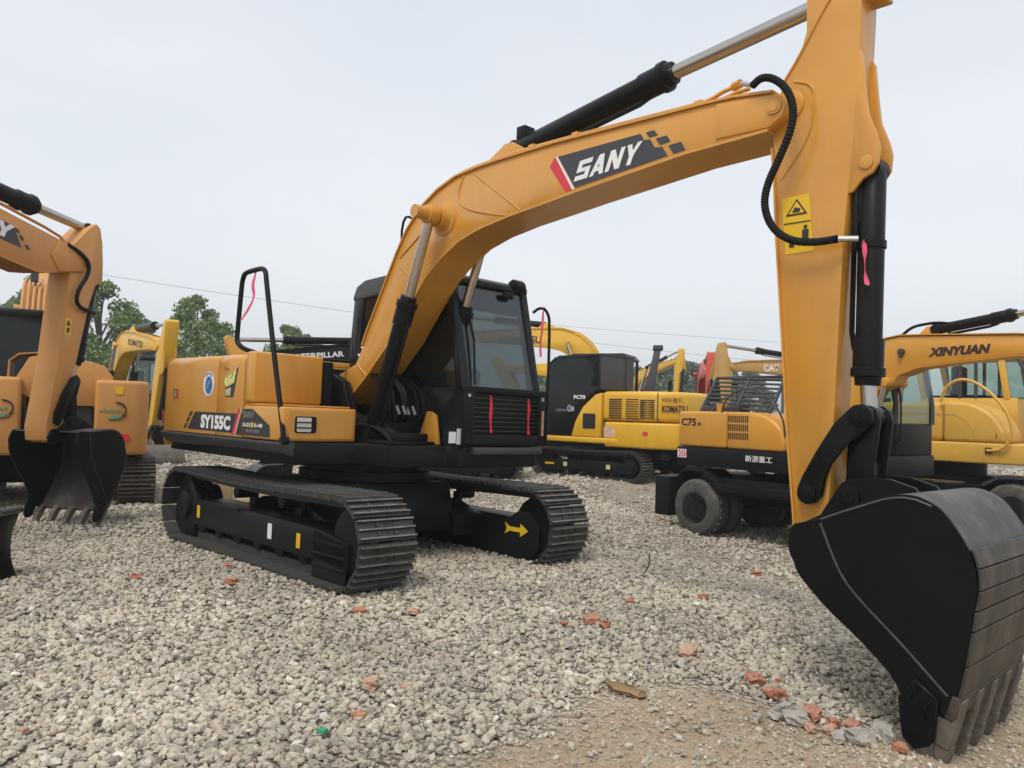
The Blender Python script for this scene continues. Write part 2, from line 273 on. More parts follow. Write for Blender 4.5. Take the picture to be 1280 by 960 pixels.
# ------------------------------------------------------------------ crawler tracks
def shoe_mesh(pitch, W, th=.022, gh=.024, ng=3):
    h = pitch*.5*.97; top = [(-h, 0)]
    gx = [-.36, 0, .36] if ng == 3 else [-.3]
    if ng == 3: gx = [-.40, -.02, .36]
    for g in gx: top += [(pitch*g-.013, th), (pitch*g-.006, th+gh), (pitch*g+.006, th+gh), (pitch*g+.013, th)]
    poly = [(-h, 0), (-h, th*.7)] + top[1:] + [(h, th*.9), (h, 0)]
    mb = MB().prism(poly, -W/2, W/2)
    for bx_ in (-.21, .17):
        for by in (-.075, .075): mb.box(pitch*bx_-.012, pitch*bx_+.012, by-.012, by+.012, th-.004, th+.010)
    me = mb.mesh('track_shoe', 0, smooth=0)
    for p in me.polygons:
        if p.center.z > th+gh-.002: p.material_index = 1
    return me
def make_tracks(root, yc, W, Lh, H, n, frame_m=BLACK, shoe_m=SHOE, detail=True, fz=(.29, .51), rollers=7, sides=(-1, 1), zo=0.):
    # Lh: half overall length, H: overall height
    th = .046; r = H/2-th; cx = Lh-H/2; out = []
    per = 4*cx+2*math.pi*r; pitch = per/n
    sm = shoe_mesh(pitch, W); sm.materials.append(shoe_m); sm.materials.append(WORNEDGE)
    def path(t):
        t %= per
        H2 = H/2+zo
        if t < 2*cx: return (-cx+t, H2+r-.02*math.sin(math.pi*t/(2*cx))**2, 0, 1)
        t -= 2*cx
        if t < math.pi*r: a = t/r; return (cx+r*math.sin(a), H2+r*math.cos(a), math.sin(a), math.cos(a))
        t -= math.pi*r
        if t < 2*cx: return (cx-t, H2-r, 0, -1)
        t -= 2*cx; a = math.pi+t/r; return (-cx+r*math.sin(a), H2+r*math.cos(a), math.sin(a), math.cos(a))
    for s in sides:
        y = s*yc
        pts = [path(per*i/60.) for i in range(60)]
        m = MB()
        for dy in (-.09, .06):       # the two link chains under the shoes
            o = [(p[0], p[1]) for p in pts]; q = [(p[0]-p[2]*.07, p[1]-p[3]*.07) for p in pts]; k = len(o)
            v = [(a, y+dy, b) for a, b in o]+[(a, y+dy+.035, b) for a, b in o]+[(a, y+dy+.035, b) for a, b in q]+[(a, y+dy, b) for a, b in q]
            f = []
            for i in range(k):
                j = (i+1) % k
                for c in range(4): f.append((c*k+i, c*k+j, ((c+1) % 4)*k+j, ((c+1) % 4)*k+i))
            m.add(v, f)
        tr = m.build('track', shoe_m, root, smooth=30)
        for i in range(n):
            x, z, nx, nz = path(pitch*(i+.3)); a = math.atan2(nx, nz)
            inst(sm, 'track_shoe', tr, Matrix.Translation((x, y, z)) @ Matrix.Rotation(a, 4, 'Y'))
        yo, yi = y+s*W*.27, y-s*W*.27          # outer and inner face of the roller frame
        lo, hi = min(yo, yi), max(yo, yi)
        m = MB(); f0, f1 = fz
        m.prism([(-cx+.05, f0-.03), (cx-.45, f0-.03), (cx-.40, f0-.02), (cx+.02, f0-.05), (cx+.02, f1-.06), (cx-.4, f1), (-cx+.6, f1+.02), (-cx+.1, f1)], lo, hi)
        fr = m.build('track_frame', frame_m, root, bevel=.012)
        sp = MB(); rs = r-.05
        tt = []
        nt_ = 22
        for i in range(nt_):
            a = 2*math.pi*i/nt_
            for da, rr in ((-.3, rs-.03), (-.14, rs+.02), (.14, rs+.02), (.3, rs-.03)): tt.append((-cx+rr*math.cos(a+da*2*math.pi/nt_), zo+H/2+rr*math.sin(a+da*2*math.pi/nt_)))
        sp.prism(tt, y-.03, y+.03); sp.lathe([(-.18, r*.52), (-.165, r*.58), (.12, r*.58), (.13, r*.45), (.17, r*.42), (.18, r*.3)] if s > 0 else [(-.18, r*.3), (-.17, r*.42), (-.13, r*.45), (-.12, r*.58), (.165, r*.58), (.18, r*.52)], (-cx, y, zo+H/2), (0, 1, 0), 20)
        sp.build('sprocket', frame_m, fr, smooth=40)
        MB().lathe([(-.1, r*.55), (-.085, r-.06), (-.02, r-.05), (-.015, r-.03), (.015, r-.03), (.02, r-.05), (.085, r-.06), (.1, r*.55)], (cx, y, zo+H/2), (0, 1, 0), 24).build('idler_wheel', frame_m, fr, smooth=40)
        for i in range(rollers):
            x = -cx+.32+(2*cx-.6)*i/(rollers-1)
            MB().lathe([(-.11, .04), (-.105, .072), (-.06, .072), (-.05, .055), (.05, .055), (.06, .072), (.105, .072), (.11, .04)], (x, y, zo+.05+.055+.072), (0, 1, 0), 14).build('track_roller', frame_m, fr, smooth=40)
        for x in (-cx*.33, cx*.25):
            MB().lathe([(-.09, .03), (-.085, .055), (.085, .055), (.09, .03)], (x, y, zo+H-.17), (0, 1, 0), 12).box(x-.05, x+.05, y-s*.1-.02, y-s*.1+.02, f1, zo+H-.15).build('carrier_roller', frame_m, fr, smooth=40)
        out.append((s, tr, fr))
    return out

# ------------------------------------------------------------------ boom, arm and bucket outlines (metres, machine frame: x forward, z up)
BOOM = [(-.35, 1.78), (.016, 1.905), (.125, 2.081), (.195, 2.216), (.428, 2.6), (.618, 2.915), (.761, 3.115), (.96, 3.29), (1.17, 3.40), (1.414, 3.475), (1.7, 3.5), (1.95, 3.508), (2.557, 3.512), (3.842, 3.475), (4.064, 3.464), (4.33, 3.425), (4.40, 3.39), (4.425, 3.333), (4.40, 3.27), (4.305, 3.212), (3.726, 3.195), (2.776, 3.11), (2.45, 3.075), (2.104, 3.041), (1.76, 2.99), (1.50, 2.92), (1.268, 2.8), (1.066, 2.654), (.88, 2.455), (.593, 2.125), (.199, 1.775), (-.13, 1.53), (-.24, 1.545), (-.32, 1.632)]
BOOM_T = (0, 17); BOOM_B = (19, 31)     # index ranges of the upper and lower edge
FOOT = (-.2, 1.665); TIP = (4.363, 3.333); BPIN = (4.63, .853)
ARM = [(4.509, 3.99), (4.514, 3.742), (4.478, 3.626), (4.383, 3.482), (4.315, 3.3), (4.318, 3.2), (4.345, 2.9), (4.369, 2.546), (4.476, 1.326), (4.53, .80), (4.58, .755), (4.66, .76), (4.70, .82), (4.712, 1.1), (4.728, 1.538), (4.757, 2.494), (4.80, 3.05), (4.815, 3.373), (4.829, 3.75), (4.83, 3.99)]
ARM2 = [(4.60, 4.03), (4.55, 3.97), (4.514, 3.742), (4.478, 3.626)] + ARM[3:16] + [(4.80, 3.05), (4.80, 3.3), (4.74, 3.75), (4.69, 4.0)]
B_BACK = [(4.685, .955), (4.74, .972), (4.824, .998), (4.92, 1.045), (5.029, 1.095), (5.148, 1.148), (5.263, 1.162), (5.345, 1.135), (5.401, 1.096), (5.468, 1.004), (5.521, .913), (5.541, .818), (5.546, .736), (5.531, .664), (5.52, .536), (5.496, .392), (5.465, .25), (5.44, .17)]
B_FRONT = [(5.36, .18), (5.235, .215), (5.19, .297), (5.115, .367), (5.005, .456), (4.86, .559), (4.74, .67), (4.70, .72), (4.69, .755), (4.662, .80), (4.655, .86), (4.662, .92)]

def bucket(root, piv, ang, sc, half, m_side, m_shell, m_tooth, m_in=None, teeth=5, lab=None, strips=True):
    T = lambda P: xf(P, None, BPIN, ang, sc, piv)
    back = [tuple(p) for p in smoothpath([Vector((x, z, 0)) for x, z in T(B_BACK)], 2)]; back = [(p[0], p[1]) for p in back]; front = [(p[0], p[1]) for p in smoothpath([Vector((x, z, 0)) for x, z in T(B_FRONT)], 1)]; h = half
    b = MB().ribbon(back[1:], -h+.02, h-.02, -.022*sc).build('bucket', m_in or (SHELL if m_side == BUCK else m_side), root, smooth=50)
    for s in (-1, 1): MB().prism(back+front, s*h, s*(h-.025*sc)).build('side_plate', m_side, b, bevel=.004, segs=1)
    # raised edge band along the mouth and weld bead
    ln = T([(4.827, .976), (4.887, .834), (4.946, .718), (5.041, .619), (5.221, .47), (5.43, .275)])
    for s in (-1, 1):
        MB().tube(smoothpath([(x, s*(h+.004), z) for x, z in ln], 1), .006*sc, 5).build('weld_bead', mat('weld_grey', (.05, .05, .05), .5, var=.4, scale=20), b)
        e = MB(); e.tube(smoothpath([(x, s*(h+.003), z) for x, z in T([(4.83, .995), (4.93, 1.04), (5.05, 1.09), (5.16, 1.135), (5.26, 1.145), (5.35, 1.115)])], 1), .006*sc, 5)
        e.build('weld_bead', mat('weld_grey', (.05, .05, .05), .5, var=.4, scale=20), b)
    ears = T([(4.56, .83), (4.6, .78), (4.66, .77), (4.75, .85), (4.9, .98), (5.2, 1.12), (5.16, 1.17), (5.035, 1.205), (4.938, 1.207), (4.823, 1.188), (4.78, 1.158), (4.671, .98), (4.58, .93)])
    for s in (-1, 1):
        MB().prism(ears, s*.17*sc, s*.14*sc).build('hinge_plate', m_side, b, bevel=.004, segs=1)
        for q in (BPIN, (4.832, 1.095)):
            c = T([q])[0]; MB().lathe([(0, .055*sc), (.012, .055*sc), (.014, .035*sc), (.02, .034*sc)] , (c[0], s*.17*sc, c[1]), (0, s, 0), 16).build('pin_cap', m_side, b, smooth=40)
    if strips:      # wear strips laid across the shell
        st = T([(5.487, 1.035), (5.525, .948), (5.555, .86), (5.562, .764), (5.546, .67), (5.535, .578), (5.512, .42), (5.483, .275)])
        for i in range(1, len(st)-1):
            a, c = Vector(st[i]), Vector(st[i+1]); d = (c-a).normalized(); g = d*.004
            MB().ribbon([a+g, c-g], -h-.004, h+.004, -.012*sc).build('wear_plate', m_shell, b, bevel=.003, segs=1)
    lip = T([(5.485, .275), (5.468, .19), (5.445, .165), (5.415, .18), (5.45, .285)])
    MB().prism(lip, -h-.003, h+.003).build('cutting_lip', m_shell, b, bevel=.004, segs=1)
    for i in range(teeth):
        y = -h+.04*sc+(2*h-.08*sc)*i/(teeth-1); w = .036*sc
        tp = T([(5.47, .19), (5.445, .07), (5.40, -.055), (5.385, -.055), (5.37, .06), (5.36, .13), (5.40, .17)])
        t = MB().prism(T([(5.497, .27), (5.482, .19), (5.452, .075), (5.436, .03), (5.376, .05), (5.372, .12), (5.41, .19), (5.45, .25)]), y-w, y+w).build('tooth', m_tooth, b, bevel=.006, segs=1)
        a = T([(5.448, .05), (5.438, .0), (5.402, -.085), (5.39, -.085), (5.368, 0), (5.368, .055)])
        MB().prism(a, y-w*.8, y+w*.8).build('tooth_tip', m_tooth, t, bevel=.006, segs=1)
    cut = T([(5.225, .225), (5.30, .325), (5.40, .255), (5.385, .07), (5.365, .04), (5.30, .005), (5.25, .045), (5.235, .115)])
    for s in (-1, 1):
        c = MB().prism(cut, s*(h+.001), s*(h+.03*sc)).build('side_cutter', m_side, b, bevel=.006, segs=1)
        for q in T([(5.30, .285), (5.275, .235), (5.345, .215), (5.335, .16)]): MB().cyl((q[0], s*(h+.03*sc), q[1]), (q[0], s*(h+.045*sc), q[1]), .016*sc, 6).build('bolt_head', m_side, c)
    return b
def profile(poly, y0, y1, name, m, root, flange=None, bevel=.006, fw=.016, ft=.014):
    b = MB().prism(poly, y0, y1).build(name, m, root, bevel=bevel)
    return b
def boom_flanges(poly, rng, half, m, parent, sgn):
    P = poly[rng[0]:rng[1]]
    MB().ribbon(P, -half, half, sgn*.016).build('flange', m, parent, smooth=40)

# ------------------------------------------------------------------ the main excavator
MX = thing('crawler_excavator', (-1.437, 7.873, -.105), -.801, 'large orange crawler excavator with its boom and black bucket reaching into the foreground', 'excavator', mr=.017, mp_=.004)
tk = make_tracks(MX, .995, .50, 1.85, .735, 46, zo=.085)
for s, tr, fr in tk:
    yo = s*(.995+.135)
    for x, z in ((-1.17, .40), (.78, .38)): plate([(x-.03, z-.06), (x+.03, z-.06), (x+.03, z+.06), (x-.03, z+.06)], yo+s*.002, s*.003, 'sticker', DYEL, fr)
    plate([(.26, .33), (.33, .33), (.33, .46), (.26, .46)], yo+s*.002, s*.003, 'sticker', WHITE, fr)
    # idler guard with ribs, motor guard
    m = MB().prism([(1.0, .13), (1.48, .10), (1.48, .44), (1.0, .50)], min(yo, yo-s*.03), max(yo, yo-s*.03)+.001)
    for z in (.24, .33, .42): m.box(1.0, 1.47, yo-.012, yo+.012, z-.01, z+.01)
    m.build('idler_guard', BLACK, fr, bevel=.004, segs=1)
    MB().prism([(-1.75, .12), (-1.28, .14), (-1.25, .55), (-1.45, .72), (-1.66, .66), (-1.77, .4)], min(yo-s*.01, yo-s*.06), max(yo-s*.01, yo-s*.06)).build('motor_guard', BLACK, fr, bevel=.01)
    yi = s*.855
    MB().prism([(-.9, .16), (1.45, .12), (1.60, .25), (1.60, .46), (1.45, .58), (1.32, .58), (1.15, .47), (.2, .52), (-.9, .52)], min(yi, yi-s*.03), max(yi, yi-s*.03)).build('inner_side_plate', BLACK, fr, bevel=.01)
    MB().box(-.95, -.25, yo-.02, yo-.015+s*.03, .505, .53).build('step_grip', BLACK, fr)
ar = [(1.20, .40), (1.27, .435), (1.245, .455), (1.36, .435), (1.40, .435), (1.40, .46), (1.49, .415), (1.40, .365), (1.40, .39), (1.36, .39), (1.235, .365)]
plate([(1.16, .46), (1.23, .425), (1.37, .425), (1.37, .465), (1.47, .405), (1.37, .345), (1.37, .385), (1.23, .385), (1.16, .35), (1.19, .405)], .822, -.004, 'arrow_sticker', DYEL, tk[1][2])
m = MB().prism([(-.75, .36), (.75, .36), (.65, .80), (-.65, .80)], -.55, .55)
for s in (-1, 1):
    for q in (-1, 1): m.prism([(q*.50, .42), (q*.80, .30), (q*.80, .50), (q*.40, .62)], s*.5, s*.86)
m.build('car_body', BLACK, MX, bevel=.02)
MB().lathe([(0, .60), (.02, .63), (.10, .63), (.105, .58), (.2, .58)], (0, 0, .79), (0, 0, 1), 40).build('swing_bearing', BLACK, MX)
m = MB().prism([(-2.0, -1.12), (.60, -1.12), (.60, -.5), (1.05, -.45), (1.05, .15), (1.2, .2), (1.2, 1.16), (-2.0, 1.12)], .975, 1.165, 2)
dk = m.build('revolving_frame', BLACK, MX, bevel=.015)
# skirts
MB().prism([(-1.205, 1.165), (-1.245, 1.165), (-1.245, 1.14), (-1.20, 1.075), (-1.11, 1.04), (-1.11, 1.165)], -1.97, .60, 0).build('skirt', DGREY, dk, bevel=.006)
MB().prism([(1.16, 1.165), (1.24, 1.165), (1.24, 1.13), (1.19, 1.07), (1.10, 1.04), (1.10, 1.165)], -1.97, 1.15, 0).build('skirt', DGREY, dk, bevel=.006)
# counterweight
pl = []
for i in range(13):
    a = -1+2*i/12.; pl.append((-1.955-.30*(1-abs(a)**3.0), a*1.22))
pl = [(-1.95, 1.22)]+list(reversed(pl))[1:-1]+[(-1.95, -1.22)]
m = MB(); k = len(pl)
lev = [(1.02, .97), (1.08, 1.0), (1.84, 1.0), (1.915, .985), (1.94, .94)]
v = [(-1.95+(x+1.95)*f, y*(.5+.5*f if f < .99 else 1), z) for z, f in lev for x, y in pl]
f = [tuple(range(k)), tuple(range((len(lev)-1)*k, len(lev)*k))]
for j in range(len(lev)-1):
    for i in range(k): f.append((j*k+i, j*k+(i+1) % k, (j+1)*k+(i+1) % k, (j+1)*k+i))
m.add(v, f); cw = m.build('counterweight', ORANGE, MX, smooth=45)
MB().box(-2.04, -2.005, -1.21, -1.19, 1.24, 1.38).build('reflector', mat('dull_red', (.30, .03, .03), .4), cw)
# engine doors and hood (cross-sections in y-z swept along x)
sec = [(-1.22, 1.172)] + [(y, z) for y, z in [(-1.22, 1.80)]+arc(-1.13, 1.84, .09, 180, 90, 6)] + [(-.45, 1.95), (-.45, 1.172)]
d1 = MB().prism(sec, -1.928, -.699, 0).build('side_door', ORANGE, MX, bevel=.008)
d2 = MB().prism(sec, -.681, -.157, 0).build('side_door', ORANGE, MX, bevel=.008)
MB().prism([(-.44, 1.172), (-.44, 1.955), (1.12, 1.955)]+arc(1.13, 1.84, .09, 90, 0, 5)+[(1.22, 1.172)], -1.935, -.72, 0).build('engine_hood', ORANGE, MX, bevel=.01)
hx = MB().box(-.70, -.30, -.44, .15, 1.2, 1.86); hx.box(-1.5, -.9, .0, .5, 1.955, 2.0); hx.build('engine_cover', BLACK, MX, bevel=.01)
MB().cyl((-1.2, .75, 1.95), (-1.2, .75, 2.25), .05, 14).build('exhaust_pipe', BLACK, MX)
ft = MB().box(-.140, .015, -1.22, -.52, 1.487, 1.945).build('fuel_tank', ORANGE, MX, bevel=.028, segs=3)
MB().box(-.1, .012, -.515, -.42, 1.3, 1.9).build('tank_bracket', BLACK, MX)
tb = MB().box(-.140, .575, -1.22, -.50, 1.172, 1.462).build('tool_box', ORANGE, MX, bevel=.022, segs=3)
MB().box(-.139, .50, -1.20, -.52, 1.465, 1.482).build('tool_box_lid', ORANGE, tb, bevel=.006)
MB().prism(rrect(-1.16, -.54, 1.20, 1.43, .03), .576, .580, 0).build('front_panel', ORANGE, tb)
lm = MB().prism(rrect(-1.105, -.905, 1.245, 1.385, .02), .581, .586, 0).build('work_light', BLACK, tb)
MB().prism(rrect(-1.09, -.955, 1.255, 1.375, .012), .587, .590, 0).build('lens', LENS, lm)
for z in (1.29, 1.335): MB().box(.588, .597, -1.105, -.905, z-.005, z+.005).build('guard_bar', BLACK, lm)
YD = -1.2215
def dec(poly, name, m, parent, lift=0., **k): return plate(poly, YD-lift, -.0015, name, m, parent, smooth=0, **k)
# emblem of the side: chequers, model band, red slash, maker's panel
dec([(-1.175, 1.383), (-1.338, 1.209), (-.693, 1.209), (-.693, 1.383)], 'model_band', DBLACK, d1)
dec([(-.687, 1.383), (-.687, 1.209), (-.344, 1.205), (-.258, 1.383)], 'model_band', DBLACK, d2)
for a, b in (((-1.225, 1.383), 0), ((-1.28, 1.325), 0), ((-1.335, 1.262), 0)):
    x, z = a; dec([(x, z), (x-.045, z-.048), (x-.1, z-.048), (x-.055, z)], 'chequer', DBLACK, d1)
dec([(-.342, 1.19), (-.295, 1.19), (-.187, 1.431), (-.234, 1.431)], 'red_slash', DRED, d2)
dec([(-.288, 1.19), (-.277, 1.19), (-.169, 1.431), (-.180, 1.431)], 'white_slash', WHITE, d2)
dec([(-.262, 1.195), (-.155, 1.195), (-.155, 1.418)], 'model_band', DBLACK, d2)
mp1 = dec([(-.135, 1.427), (.044, 1.431), (.368, 1.293), (.381, 1.198), (-.135, 1.198)], 'maker_panel', DBLACK, tb)
X1 = (1, 0, 0); Z1 = (0, 0, 1)
text('SY155C', d2, WHITE, (-1.02, YD-.004, 1.226), X1, Z1, .645, .132, bold=.055, name='model_lettering')
text('SANY', mp1, DGREY2, (-.12, YD-.004, 1.352), X1, Z1, .20, .055, name='maker_lettering')
text('10-GX', mp1, WHITE, (-.125, YD-.004, 1.272), X1, Z1, .15, .036, bold=.03, name='slogan_lettering'); text('0-40', mp1, WHITE, (.095, YD-.004, 1.272), X1, Z1, .15, .036, bold=.03, name='slogan_lettering')
dec(arc(.055, 1.292, .026, 0, 345, 14), 'orange_dot', DYEL, mp1, .003)
text('00 00 0000', mp1, DGREY2, (-.06, YD-.004, 1.225), X1, Z1, .25, .026, name='slogan_lettering')
# round blue emblem
def ell(cx, cz, rx, rz, n=28): return [(cx+rx*math.cos(2*math.pi*i/n), cz+rz*math.sin(2*math.pi*i/n)) for i in range(n)]
em = dec(ell(-.89, 1.655, .118, .118), 'round_emblem', WHITE, d1)
dec(ell(-.885, 1.64, .078, .085), 'emblem_disc', DBLUE, em, .003)
dec([(-.93, 1.62), (-.90, 1.67), (-.86, 1.69), (-.84, 1.665), (-.87, 1.64), (-.90, 1.60)], 'emblem_leaf', DGREEN, em, .006)
for i in range(5):
    a = R(130-20*i); x, z = -.889+.1*math.cos(a), 1.655+.1*math.sin(a); dec([(x-.008, z-.012), (x+.008, z-.012), (x+.008, z+.012), (x-.008, z+.012)], 'emblem_mark', DGREY, em, .003)
st = dec([(-.545, 1.69), (-.50, 1.735), (-.43, 1.725), (-.275, 1.805), (-.352, 1.533), (-.509, 1.531), (-.515, 1.6)], 'torn_sticker', DBLACK, d2)
dec([(-.55, 1.68), (-.5, 1.738), (-.42, 1.73), (-.30, 1.79), (-.345, 1.66), (-.42, 1.64), (-.5, 1.62)], 'sticker_print', mat('lime_print', (.55, .58, .18), .5, var=.7, scale=30), st, .003)
dec([(-.505, 1.60), (-.40, 1.62), (-.41, 1.545), (-.5, 1.545)], 'sticker_print', mat('cream_print', (.5, .45, .3), .5, var=.8, scale=40), st, .003)
text('Rm', d2, mat('faint_brown', (.30, .12, .02), .6), (-.565, YD-.003, 1.775), X1, Z1, .1, .04, name='faint_lettering')
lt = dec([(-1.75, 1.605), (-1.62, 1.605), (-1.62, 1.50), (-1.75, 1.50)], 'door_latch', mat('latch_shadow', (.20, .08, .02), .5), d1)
dec([(-1.70, 1.58), (-1.66, 1.58), (-1.66, 1.52), (-1.70, 1.52)], 'latch_key', STEEL, lt, .004); dec([(-1.655, 1.59), (-1.64, 1.59), (-1.64, 1.51), (-1.655, 1.51)], 'latch_mark', DRED, lt, .004)
# handrail
hr = [(.585, -1.205, 1.20), (.56, -1.205, 1.30), (.30, -1.185, 1.93), (.045, -1.16, 2.58), (.02, -1.155, 2.645), (-.03, -1.15, 2.683), (-.09, -1.15, 2.695), (-.34, -1.15, 2.69), (-.41, -1.15, 2.675), (-.445, -1.15, 2.62), (-.455, -1.15, 2.55), (-.495, -1.15, 2.1), (-.48, -1.15, 2.04), (-.40, -1.13, 1.985), (-.22, -1.08, 1.94)]
MB().tube(smoothpath(hr, 1), .023, 10).cyl((.59, -1.232, 1.18), (.59, -1.17, 1.18), .035, 12).build('handrail', BLACK, MX, smooth=60)
# grab bar along the tank behind
MB().box(-.16, -.12, -.52, -.16, 1.865, 1.895).build('hood_rail', ORANGE, MX, bevel=.006)
# boom foot bracket, turntable clutter
m = MB().box(-.6, .5, -.2, .2, 1.155, 1.2)
for y in (-.27, -.215, .215, .27):
    m.prism([(-.62, 1.16), (.62, 1.16), (.66, 1.26), (.5, 1.32), (.12, 1.45), (-.02, 1.72), (-.2, 1.80), (-.36, 1.74), (-.5, 1.45)], y-.018, y+.018)
bk = m.build('boom_bracket', BLACK, MX, bevel=.006)
MB().cyl((FOOT[0], -.30, FOOT[1]), (FOOT[0], .30, FOOT[1]), .06, 18).build('foot_pin', BLACK, bk)
rnd = random.Random(4)
m = MB().box(.15, .95, -.42, .1, 1.165, 1.2)
m.box(.18, .50, -.16, .16, 1.2, 1.42); m.box(.52, .62, -.14, .13, 1.2, 1.36); m.box(.65, .95, -.30, .02, 1.2, 1.27)
m.build('control_valve', BLACK, MX, bevel=.01)
hz = MB()
for i in range(9):
    y = -.18+.045*i; a = rnd.uniform(-.05, .05); b = rnd.uniform(-.06, .06)
    MB().tube(smoothpath([(.5+.05*(i % 3), y, 1.38), (.62+a, y+b, 1.48), (.55+a, y*.8+b, 1.7), (.25+b, y*.7, 1.82), (.0, y*.6, 1.9)], 2), .018, 6).build('hydraulic_hose', RUBBER, MX, smooth=60)
for i in range(6):
    y = -.40+.03*i; MB().tube(smoothpath([(.25, y, 1.2), (.5, y-.02, 1.35+.03*i), (.72, y+.05, 1.3), (.86, y+.1, 1.18)], 2), .015, 6).build('hydraulic_hose', RUBBER, MX, smooth=60)
for i, y in enumerate((-.10, -.045, .01, .065)):
    MB().obox((.64+.02*(i % 2), y, 1.475), (.010, .026, .085), (.3, -.2, 0)).build('white_tag', DGREY2, MX)
# boom
BH = .17
bm_ = profile(BOOM, -BH, BH, 'boom', ORANGE, MX, bevel=.004)
boom_flanges(BOOM, (2, 16), BH+.018, ORANGE, bm_, 1)
boom_flanges(BOOM, (19, 32), BH+.018, ORANGE, bm_, 1)
def wtube(pts, r, y=-BH, nm='weld_seam', parent=None, m=ORANGE): return MB().tube(smoothpath([(x, y, z) for x, z in pts], 2), r, 6).build(nm, m, parent or bm_, smooth=60)
wtube([(1.639, 3.47), (2.215, 3.065)], .007); wtube([(1.522, 3.475), (1.45, 3.33), (1.50, 3.21), (1.7, 3.13), (2.065, 3.045)], .009)
wtube([(1.015, 3.078), (.659, 2.866)], .009); wtube([(.665, 2.788), (.825, 2.679)], .007); wtube([(.03, 1.9), (.2, 1.79)], .012)
cxp, czp = 1.287, 3.14
for s in (-1, 1):
    MB().lathe([(0, .155), (.012, .15), (.02, .115), (.05, .10), (.085, .095), (.09, .06), (.33, .055)], (cxp, s*BH, czp), (0, s, 0), 28).build('pin_boss', ORANGE, bm_, smooth=40)
    c = MB().lathe([(0, .062), (.02, .062), (.022, .045), (.03, .043)], (cxp, s*.375, czp), (0, s, 0), 20).build('pin_cap', ORANGE, bm_, smooth=40)
    bc = cylinder(MX, 'boom_cylinder', (.56, s*.325, 1.25), (1.035, s*.325, 2.46), (cxp, s*.325, czp), .074, .043, rod=ORANGE, eye=.082, yw=.055)
    MB().cyl((.56, s*.325-.1, 1.25), (.56, s*.325+.1, 1.25), .05, 14).box(.48, .64, s*.325-.1, s*.325-.075, 1.14, 1.3).box(.48, .64, s*.325+.075, s*.325+.1, 1.14, 1.3).build('cylinder_bracket', BLACK, bc)
# boom nose plate and pin
MB().prism([(3.95, 3.23), (4.31, 3.222), (4.395, 3.275), (4.415, 3.333), (4.39, 3.39), (4.32, 3.415), (3.95, 3.455)], -BH-.012, -BH+.002).build('nose_plate', ORANGE, bm_, bevel=.005)
MB().lathe([(0, .045), (.014, .045), (.016, .032), (.02, .03)], (4.345, -BH-.012, 3.335), (0, -1, 0), 20).build('pin_cap', ORANGE, bm_, smooth=40)
# boom decal
YB = -BH-.002
def bdec(poly, name, m, lift=0.): return plate(poly, YB-lift, -.0015, name, m, bm_, smooth=0)
bdec([(2.602, 3.404), (2.786, 3.137), (3.588, 3.204), (3.544, 3.274), (3.483, 3.282), (3.444, 3.347), (3.394, 3.353), (3.361, 3.404)], 'name_band', DGRAPH)
bdec([(2.572, 3.406), (2.52, 3.345), (2.691, 3.123), (2.752, 3.128)], 'red_slash', DRED); bdec([(2.577, 3.406), (2.757, 3.128), (2.778, 3.13), (2.596, 3.406)], 'white_slash', WHITE)
for q in ([(3.405, 3.402), (3.472, 3.404), (3.504, 3.363), (3.437, 3.361)], [(3.487, 3.342), (3.577, 3.344), (3.608, 3.297), (3.525, 3.291)], [(3.591, 3.273), (3.69, 3.276), (3.726, 3.214), (3.635, 3.207)]): bdec(q, 'chequer', DGRAPH)
block_letters('SANY', bm_, WHITE, 2.772, YB-.003, 3.183, .575, .142, .045, .055)
# pipes along the boom top
for y in (-.14, -.06, .06, .14):
    MB().tube(smoothpath([(.1, y, 2.0), (.55, y, 2.88), (.75, y, 3.17), (1.0, y, 3.37), (1.4, y, 3.52), (2.0, y, 3.55), (2.557, y, 3.548), (3.78, y, 3.508), (3.88, y, 3.51), (3.98, y, 3.545), (4.11, y, 3.548)], 2), .014, 6).build('boom_pipe', ORANGE, bm_, smooth=60)
for x, z in ((2.3, 3.55), (2.75, 3.543), (3.80, 3.505)): MB().box(x-.03, x+.03, -.165, .165, z-.03, z+.02).build('pipe_clamp', ORANGE, bm_, bevel=.006)
for i in range(6): MB().cyl((.05+.05*i, -.15, 1.98+.07*i), (.02+.05*i, -.15, 2.0+.07*i), .012, 6).build('bolt_head', STEEL, bm_)
MB().tube(smoothpath([(.62, -.1, 2.96), (.56, -.1, 3.1), (.60, -.1, 3.27), (.70, -.1, 3.26), (.78, -.1, 3.18)], 1), .012, 6).build('hose_loop', RUBBER, bm_, smooth=60)
# arm cylinder lugs and cylinder
for s in (-1, 1): MB().prism([(1.55, 3.49), (2.25, 3.50), (2.14, 3.60), (2.02, 3.67), (1.93, 3.67), (1.8, 3.60)], s*.10, s*.065).build('cylinder_lug', ORANGE, bm_, bevel=.008)
ac = cylinder(MX, 'arm_cylinder', (1.99, 0, 3.625), (3.50, 0, 3.845), (4.60, 0, 3.965), .082, .05, rod=ORANGE, eye=.075, yw=.062)
MB().box(2.02, 2.12, -.06, .06, 3.69, 3.80).build('port_block', BLACK, ac, bevel=.01)
